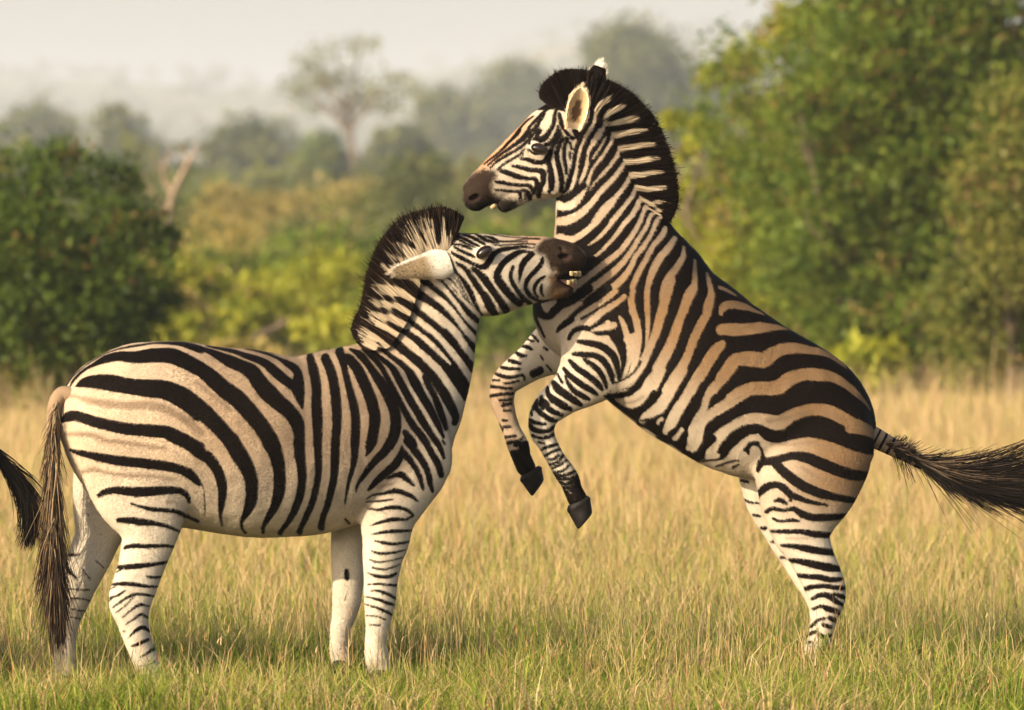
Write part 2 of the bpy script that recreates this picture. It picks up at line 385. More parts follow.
# thicket and far woodland that read as one mass
def mass(name, spots, leaf, per_tree, pal, pal2, seed):
    rng = np.random.default_rng(seed); Vs, Qs, Cs, o = [], [], [], 0
    for (x, y, w, h) in spots:
        z = float(np.maximum(gz(np.array(x), np.array(y)), hill_z(np.array(x), np.array(y)) if y > 230 else -9))
        p = (pal if y < 105 else pal2)[rng.integers(len(pal))]
        v, q, c = leaves(dome_lobes((x, y, z), w, h, 0.03 * h, 6, rng), per_tree, leaf, *p, spread=.22, rng=rng, per=16)
        Vs.append(v); Qs.append(q + o); Cs.append(c); o += len(v)
    ob = obj(name, new_mesh(name, np.concatenate(Vs), np.concatenate(Qs), LEAF, False, {'tint': np.concatenate(Cs)})); ob['kind'] = 'stuff'
    return ob
rs = np.random.default_rng(77)
sp = []
for y0, y1, n_, hh in ((44, 58, 26, 0.9), (58, 80, 44, 1.6), (80, 112, 54, 2.7), (112, 170, 74, 4.0), (170, 260, 90, 5.4)):
    for _ in range(n_):
        y = rs.uniform(y0, y1); half = (y + CAM_D) * 0.13
        x = rs.uniform(-half, half)
        if y < 58 and rs.random() < .25: continue
        h = hh * rs.uniform(.6, 1.1); sp.append((x, y, h * rs.uniform(1.1, 1.7), h))
mass('thicket', sp, 0.10, 1300, [OLIVE, LIME, LIME, DRAB, OLIVE], [DRAB, GREY2, OLIVE, DRAB, GREY2], 4)
sp = []
for y0, y1, n_ in ((260, 450, 110), (450, 800, 200), (800, 1600, 300), (1600, 4400, 430)):
    for _ in range(n_):
        y = rs.uniform(y0, y1); half = (y + CAM_D) * 0.13; h = rs.uniform(5.0, 9.0) if y < 500 else rs.uniform(6.0, 11.5) * (1.0 if y < 1600 else 1.4)
        sp.append((rs.uniform(-half, half), y, h * rs.uniform(1.0, 1.8), h))
mass('woodland', sp, 0.62, 420, [GREY, GREY, GREY2, GREY, DRAB2], [GREY, GREY2, GREY2, DRAB2, GREY], 5)
# ------------------------------------------------------------------ zebra survey: coat markings and painted crease shade
# one row per marking: window "u,v,width u,v,width ..." ; the window says where its origin lies and its scale
WIN = {'A': (40, 335, 6.4), 'B': (40, 440, 6.4), 'C': (190, 335, 6.4), 'D': (190, 440, 6.4), 'E': (340, 335, 6.4),
       'F': (340, 440, 6.4), 'M': (30, 540, 6.4), 'N': (30, 600, 6.4), 'O': (310, 540, 6.4), 'I': (345, 200, 8.0),
       'G': (345, 280, 8.0), 'J': (400, 220, 8.0), 'K': (470, 225, 8.0), 'H': (420, 270, 8.0),
       'R1': (455, 130, 8.0), 'R2': (510, 55, 8.0), 'R3': (580, 55, 8.0), 'R4': (550, 135, 8.0), 'R5': (560, 200, 6.4),
       'R6': (520, 290, 6.4), 'R7': (600, 280, 6.4), 'R8': (600, 370, 6.4), 'R9': (690, 270, 6.4), 'R10': (740, 330, 6.4),
       'R11': (740, 430, 6.4), 'R12': (720, 520, 6.4), 'R13': (480, 320, 8.0), 'R14': (480, 400, 8.0),
       'R15': (500, 450, 8.0), 'R16': (780, 590, 8.0), 'P': (0, 0, 1.0)}

BITER_BODY = '''
D A 120,400,12 140,340,16 190,270,12 260,210,10 340,155,10 440,110,10 560,80,14 640,65,14 740,52,14 860,58,24 960,80,40 1024,100,45
D A 80,390,14 110,330,10 200,240,6 300,170,6 420,105,6
D A 170,340,10 200,290,20 260,235,22 320,200,25 400,160,50 500,140,60 600,145,78 720,132,95 830,135,98 920,168,98 1024,218,92
D A 220,330,15 270,308,60 350,300,88 450,308,108 560,328,100 680,342,112 800,352,122 900,392,130 1000,460,125 1024,490,120
D A 130,550,35 170,525,65 230,520,68 330,550,70 450,578,75 560,600,78 700,610,82 820,622,85 920,665,82 1024,720,80
D B 840,-20,60 940,20,72 1024,68,78
D B 180,70,22 230,80,35 330,100,50 430,120,60 540,135,65 680,150,66 800,163,66 900,185,62 970,222,62 1020,275,40
D B 370,358,25 410,335,40 480,322,48 560,328,62 650,332,66 750,325,60 850,320,50 910,330,45 945,365,35 955,400,20
D B 580,405,10 640,425,20 720,443,30 800,448,28 870,458,30 930,490,28 1000,530,25
D B 495,515,30 560,515,45 650,525,50 740,535,32 820,555,25 890,590,15
D C 90,72,8 210,95,20 300,120,28 380,150,40 470,180,48 530,225,65 590,275,65 640,315,60 690,360,40
D C 340,98,8 480,125,15 560,150,20 620,185,45 672,215,55 692,260,60 690,330,90 705,400,60 722,470,14
D C 0,78,14 80,95,30 170,130,50 250,170,75 330,205,80 400,245,95 450,310,105 510,375,110 580,440,100 640,490,95 690,560,92 705,640,72 710,704,68
D C 0,185,68 80,230,92 150,285,105 220,345,110 300,400,112 370,470,112 430,540,108 490,620,104 530,704,105
D C -60,380,110 0,420,118 100,500,112 200,595,104 280,690,104
D C -40,650,60 0,675,60 60,715,60
D C 760,145,50 790,230,66 810,330,65 812,430,68 818,530,70 822,640,62 820,704,55
D C 860,150,60 900,230,65 925,330,65 938,440,68 945,550,62 938,640,60 932,704,60
D D -40,0,75 20,40,80 80,85,80 130,120,75 180,190,70 205,270,68 210,340,60 200,420,45 192,480,25 198,560,14
D D 0,205,60 40,245,40 70,270,18 90,320,8 92,420,10 88,490,10
D D 270,0,108 310,70,110 360,150,100 395,240,90 400,320,82 390,400,75 360,470,50 330,520,25 328,570,18 345,605,22
D D 520,0,112 555,80,95 575,170,85 580,260,80 570,340,75 545,420,60 505,490,45 470,550,28 460,600,25
D D 700,0,70 710,100,70 722,200,60 720,280,55 705,360,55 675,440,50 630,520,38 590,570,30 570,605,35
D D 822,0,55 825,120,50 825,210,45 810,300,45 785,400,45 750,480,42 710,560,35 695,600,40
D D 935,0,60 930,120,58 925,220,50 905,320,48 880,420,42 850,500,40 835,570,45
D D 1020,220,14 1010,300,22 995,370,12 990,410,8
D D 990,510,14 1015,540,20
D E -10,110,60 10,160,50 30,230,42 60,340,50 90,450,58 105,560,60 98,704,60
D E 0,150,40 50,155,60 110,220,70 165,330,75 205,430,75 225,530,75 215,630,70 195,704,65
D E 60,98,20 120,130,45 180,195,45 240,280,60 300,370,72 345,470,73 360,550,73 350,630,73 320,704,64
D E 420,620,40 450,665,60 470,704,62
D E 148,86,25 204,142,32 262,211,35 308,290,38 365,390,45 415,480,45 455,550,48 500,610,52 560,690,50
D E 190,100,22 250,150,28 330,215,40 380,290,50 440,390,52 505,500,52 560,590,50 625,690,40
D E 256,80,40 330,140,45 424,211,56 480,300,62 530,390,55 580,470,52 630,570,42 665,650,20
D E 296,8,60 416,96,65 530,185,80 590,260,72
D E 545,270,40 575,330,45 610,400,42 650,510,42 680,600,22
D E 600,270,60 655,350,70 700,440,66 735,520,55 728,560,40
D E 440,0,80 520,70,70 600,130,60 670,190,66 705,225,95 760,290,108 800,360,80 805,400,50
D E 560,0,66 640,60,70 700,130,78 750,200,88
D E 690,0,88 760,80,85 820,160,75 850,230,40
D E 800,0,50 850,70,60 870,120,30
D E 875,0,24 890,20,20
D F 98,0,58 95,100,48 80,180,35 60,260,22 45,330,15 35,400,8
D F 215,0,60 195,50,45 170,95,15
D F 330,0,68 290,70,60 240,120,50 190,175,45 150,230,35 115,280,22 100,330,10
D F 400,30,10 395,80,40 360,150,55 300,205,50 250,250,45 200,300,30 180,320,12
D F 398,60,30 430,100,45 470,150,40 505,210,38 525,270,32 535,310,18
D F 430,0,50 480,60,52 530,130,48 565,200,42 580,270,38 595,325,20
D F 545,0,45 590,80,45 630,150,48 650,220,40
D F 620,0,40 650,60,35 668,110,20
D F 660,0,15 675,20,15
D F 300,245,12 350,225,28 395,220,45 430,245,38 475,285,20
D F 170,375,10 210,350,14 280,340,22 350,322,35 410,335,32 460,355,28 500,385,14
D F 170,395,10 260,390,16 340,378,14
D F 180,440,12 250,445,18 320,430,26 390,430,28 440,450,25 470,480,18 430,500,12
D F 195,550,8 260,525,22 340,505,28 430,505,16
D F 205,605,8 280,588,22 360,580,26 460,578,14
D F 225,645,10 290,658,24 360,662,20 445,650,12
D O 415,5,12 470,15,20 540,22,20 630,10,14
D O 395,72,12 450,85,20 530,80,18 610,62,10
D O 380,128,12 440,142,14 520,130,12 590,112,10
D O 400,178,14 470,188,14 540,170,12 575,155,8
D O 370,215,10 430,232,24 500,235,24 550,215,20
D O 370,288,10 440,282,16 550,290,18
D O 390,325,10 450,328,18 510,350,24 545,375,16
D O 350,365,10 430,380,20 490,400,24 535,415,18
D O 345,415,10 420,432,16 490,460,24 525,480,14
D O 360,490,10 420,488,10 480,510,14
D O 380,545,10 450,548,12
D B 540,690,25 600,680,25 700,682,26 800,678,22 855,688,16
D M 595,60,18 640,42,32 740,42,30 850,38,22 915,45,14
D M 560,180,30 640,175,38 740,165,32 830,152,22 885,142,12
D M 545,215,10 580,190,14
D M 740,235,12 790,244,20 845,240,12
D M 515,290,16 580,285,26 660,288,30 740,300,24 810,305,14
D M 500,325,8 545,300,8
D M 495,380,14 560,358,16 605,328,12
D M 495,400,8 520,380,8
D M 520,440,10 590,390,16 650,355,20 710,352,20 785,365,14
D M 545,470,10 600,430,12 660,370,10
D M 590,500,10 640,455,14 700,418,20 755,430,10
D M 610,545,10 660,510,14 710,480,18 755,515,10
D M 620,635,8 660,595,20 715,565,28 765,600,12
D M 590,590,12 610,592,8
D N 640,305,10 680,290,24 745,262,24
D N 700,370,12 740,350,20 790,315,24
D N 690,430,8 740,425,10 790,400,12
D N 700,520,8 760,480,10 860,460,12
D I 750,340,30 745,250,50 740,120,66
D I 820,280,30 830,200,50 850,110,66
D I 885,265,70 890,170,90
D I 660,360,30 640,320,20 600,260,15 580,220,15
D I 620,390,40 560,370,35 500,340,45 440,310,45 360,290,50
D I 500,460,15 430,440,20 380,410,30 300,390,40
D I 470,540,20 420,510,30 340,490,35 280,460,45
D I 560,640,60 450,650,60 350,620,60 270,580,60
D G 130,560,23 200,622,31 290,704,30
D G 60,470,16 150,540,14 215,565,12 270,610,17 360,690,23
D G 90,340,12 180,380,17 250,450,27 290,530,37 360,590,43 450,660,45 500,704,47
D G 100,300,9 150,330,11 220,380,33 300,430,56 380,490,69 460,560,75 550,630,73 630,690,70
D G 140,280,8 250,320,12 340,350,31 410,380,53 490,450,64 570,510,61 650,570,61 740,650,66 800,704,70
D G 150,200,23 190,220,28 310,245,39 430,265,47 500,310,55 580,370,57 660,430,61 740,500,69 810,570,73 870,640,62 900,704,55
D G 160,110,27 200,130,28 320,140,39 450,165,47 510,190,61 590,260,58 680,330,57 760,400,69 840,460,76 920,560,76 990,660,70
D G 180,5,31 230,10,31 400,20,41 520,60,55 600,120,61 700,180,61 780,240,57 850,310,55 930,400,57 1000,470,61
D G 600,0,51 680,50,56 780,110,61 830,150,56 890,230,44 950,320,39 1000,370,43
D G 770,0,23 830,70,27 900,160,37 960,230,51 1010,290,51
D H 0,200,51 90,260,55 180,350,62 260,430,62 330,520,69 400,600,69 440,650,43
D H 20,90,35 110,150,47 190,220,41 260,290,35 330,390,43 400,470,43 460,520,35
D H 110,40,18 180,100,21 240,170,25 310,250,35 380,330,48 440,390,51 490,430,35
D H 140,15,10 240,75,27 300,150,23 350,240,16 400,300,10
D H 240,10,7 310,110,7 370,220,7 450,330,7 520,380,7
D H 270,0,6 330,110,6 390,250,6 440,320,6 530,375,7
D H 350,70,20 400,150,30 430,220,30 460,300,27 500,360,24
D H 370,0,30 430,80,37 490,170,37 540,250,43 575,310,58 610,360,55
D H 470,0,16 520,50,34 580,140,37 630,210,41 670,270,43 700,310,41
D H 640,0,41 610,50,35 640,100,38 690,170,38 740,230,41 790,265,35
D J 380,195,10 480,195,20 540,215,25 580,232,12
D J 400,150,18 470,155,20 540,190,18 600,215,12
D J 450,130,25 520,150,30 600,190,25 635,205,15
D J 500,115,15 570,130,30 640,165,30 680,190,20
D J 600,105,15 660,130,25 710,165,25 740,175,10
D J 520,108,10 620,98,8 700,100,10 800,120,10 900,133,8 1020,142,8
D J 680,120,12 740,140,30 800,165,20 900,170,12 1020,170,10
D J 760,195,12 830,200,12 920,190,10 1020,185,10
D J 1024,215,20 950,215,25 860,225,30 790,245,40 740,290,45 700,350,50 650,375,40 580,345,30 510,310,35 430,270,25 410,245,12
D J 430,210,15 480,240,25 560,275,28 600,300,12
D J 1000,245,25 930,265,40 860,310,45 810,370,50 780,440,55 810,500,58 860,570,62 920,640,58 960,670,40
D J 580,380,15 620,410,35 680,480,50 740,560,55 800,640,60 850,700,50
D J 450,340,20 520,385,40 570,450,50 630,540,55 690,620,68 730,700,78
D J 430,370,8 460,420,22 510,490,33 550,560,38 590,640,40 620,700,35
D J 400,350,9 440,420,9 490,520,9 550,640,10 590,704,10
D J 390,270,14 410,320,12 460,450,8 480,510,8
D J 250,430,30 320,480,30 390,560,30 450,640,45 510,700,60
D J 290,420,25 370,460,33 440,540,36 500,620,36 560,690,25
D J 150,490,50 240,520,70 310,570,78 370,610,78 420,690,60
D J 0,505,55 80,540,70 160,600,80 240,660,80 300,704,80
D J 905,375,30 885,440,32 900,500,35 945,570,38 990,640,40
D K 70,85,20 140,120,30 200,125,14 330,125,12 450,110,14 560,115,14
D K 200,160,12 320,155,12 440,150,12 540,158,14
D K 0,300,25 60,325,30 120,335,45 160,290,45 190,235,45 240,205,35 330,190,22 430,180,14 530,185,14
D K 500,215,10 420,215,25 360,240,40 290,285,50 240,340,50 210,410,45 240,470,55 300,540,58 360,600,58 400,620,50
D K 340,340,28 325,400,32 345,470,32 395,545,35 450,600,38 490,625,30
D K 500,230,45 450,275,50 415,330,50 400,400,30 392,465,10
D K 585,255,25 570,310,40 520,370,40 465,430,40 445,490,38 470,550,40 530,595,28 580,605,12
D K 600,410,20 555,440,30 520,490,32 520,540,28 550,580,14
D K 575,480,25 570,530,25 590,570,14
D K 625,530,8 640,575,7
D K 655,555,8 662,585,7
D K 10,345,15 70,390,40 130,460,50 190,540,50 250,620,60 290,680,60
D J 785,175,20 740,180,14
L G 240,60,34 400,80,36 500,110,36 560,170,36 690,240,38 790,310,38 900,420,42 960,520,44 1024,620,44
L G 540,0,30 620,60,34 740,140,36 830,210,34 900,300,36 960,380,38 1024,460,40
L G 210,180,36 340,190,44 460,220,40 540,290,40 640,370,42 740,440,42 820,530,44 890,610,46 960,704,48
L G 170,260,30 300,290,38 450,325,34 530,390,36 630,460,36 710,530,34 800,620,28 845,670,16
L G 170,285,26 280,345,36 370,400,40 460,460,44 550,530,46 640,620,46 750,704,46
L G 110,355,22 200,420,34 290,490,42 380,575,42 480,640,36 550,704,34
L G 700,10,24 800,90,26 880,180,26 930,250,28 980,310,28 1024,350,28
L H 0,125,42 100,190,42 180,260,40 260,340,38 320,420,38 370,490,40 440,560,44 468,585,40
L H 70,60,30 160,110,30 230,190,28 300,280,30 360,370,34 430,440,38 480,480,36
L H 130,20,18 220,80,22 300,160,22 340,230,22 420,310,30 490,385,34
L H 0,262,42 130,350,44 230,450,44 310,540,44 380,640,44 440,704,42
L H 0,410,44 80,470,44 160,540,44 230,630,42 290,704,42
L E 370,0,40 440,60,42 540,135,44 640,235,46 700,320,46 760,410,46 785,450,44
L E 620,0,36 700,80,36 760,160,38 810,230,38 845,290,30
L E 745,0,30 800,70,34 850,140,34 870,175,24
'''
BITER_FAR = '''
D O 238,195,35 238,240,35
D M 245,95,18 280,95,20 320,90,10
D M 215,170,50 260,205,30 300,245,12
D M 330,175,8 390,250,10
D M 425,130,6 470,175,8
D M 250,312,10 380,318,12
D M 265,372,12 340,376,12 380,390,8
D M 265,440,10 355,455,8
D M 265,490,10 320,505,8
D N 150,490,22 280,490,14
D N 150,540,20 290,560,14
D B 195,470,14 205,490,10
D B 300,470,10 315,478,8
D B 390,600,10 398,600,8
'''
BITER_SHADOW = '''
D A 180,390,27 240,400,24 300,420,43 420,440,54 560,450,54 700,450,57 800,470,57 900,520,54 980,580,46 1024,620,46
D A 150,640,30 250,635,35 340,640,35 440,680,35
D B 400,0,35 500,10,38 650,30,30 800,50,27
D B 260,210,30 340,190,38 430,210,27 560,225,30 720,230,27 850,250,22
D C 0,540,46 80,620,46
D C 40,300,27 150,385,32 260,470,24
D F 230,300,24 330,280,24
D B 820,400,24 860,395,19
D F 160,420,11 300,470,14
'''
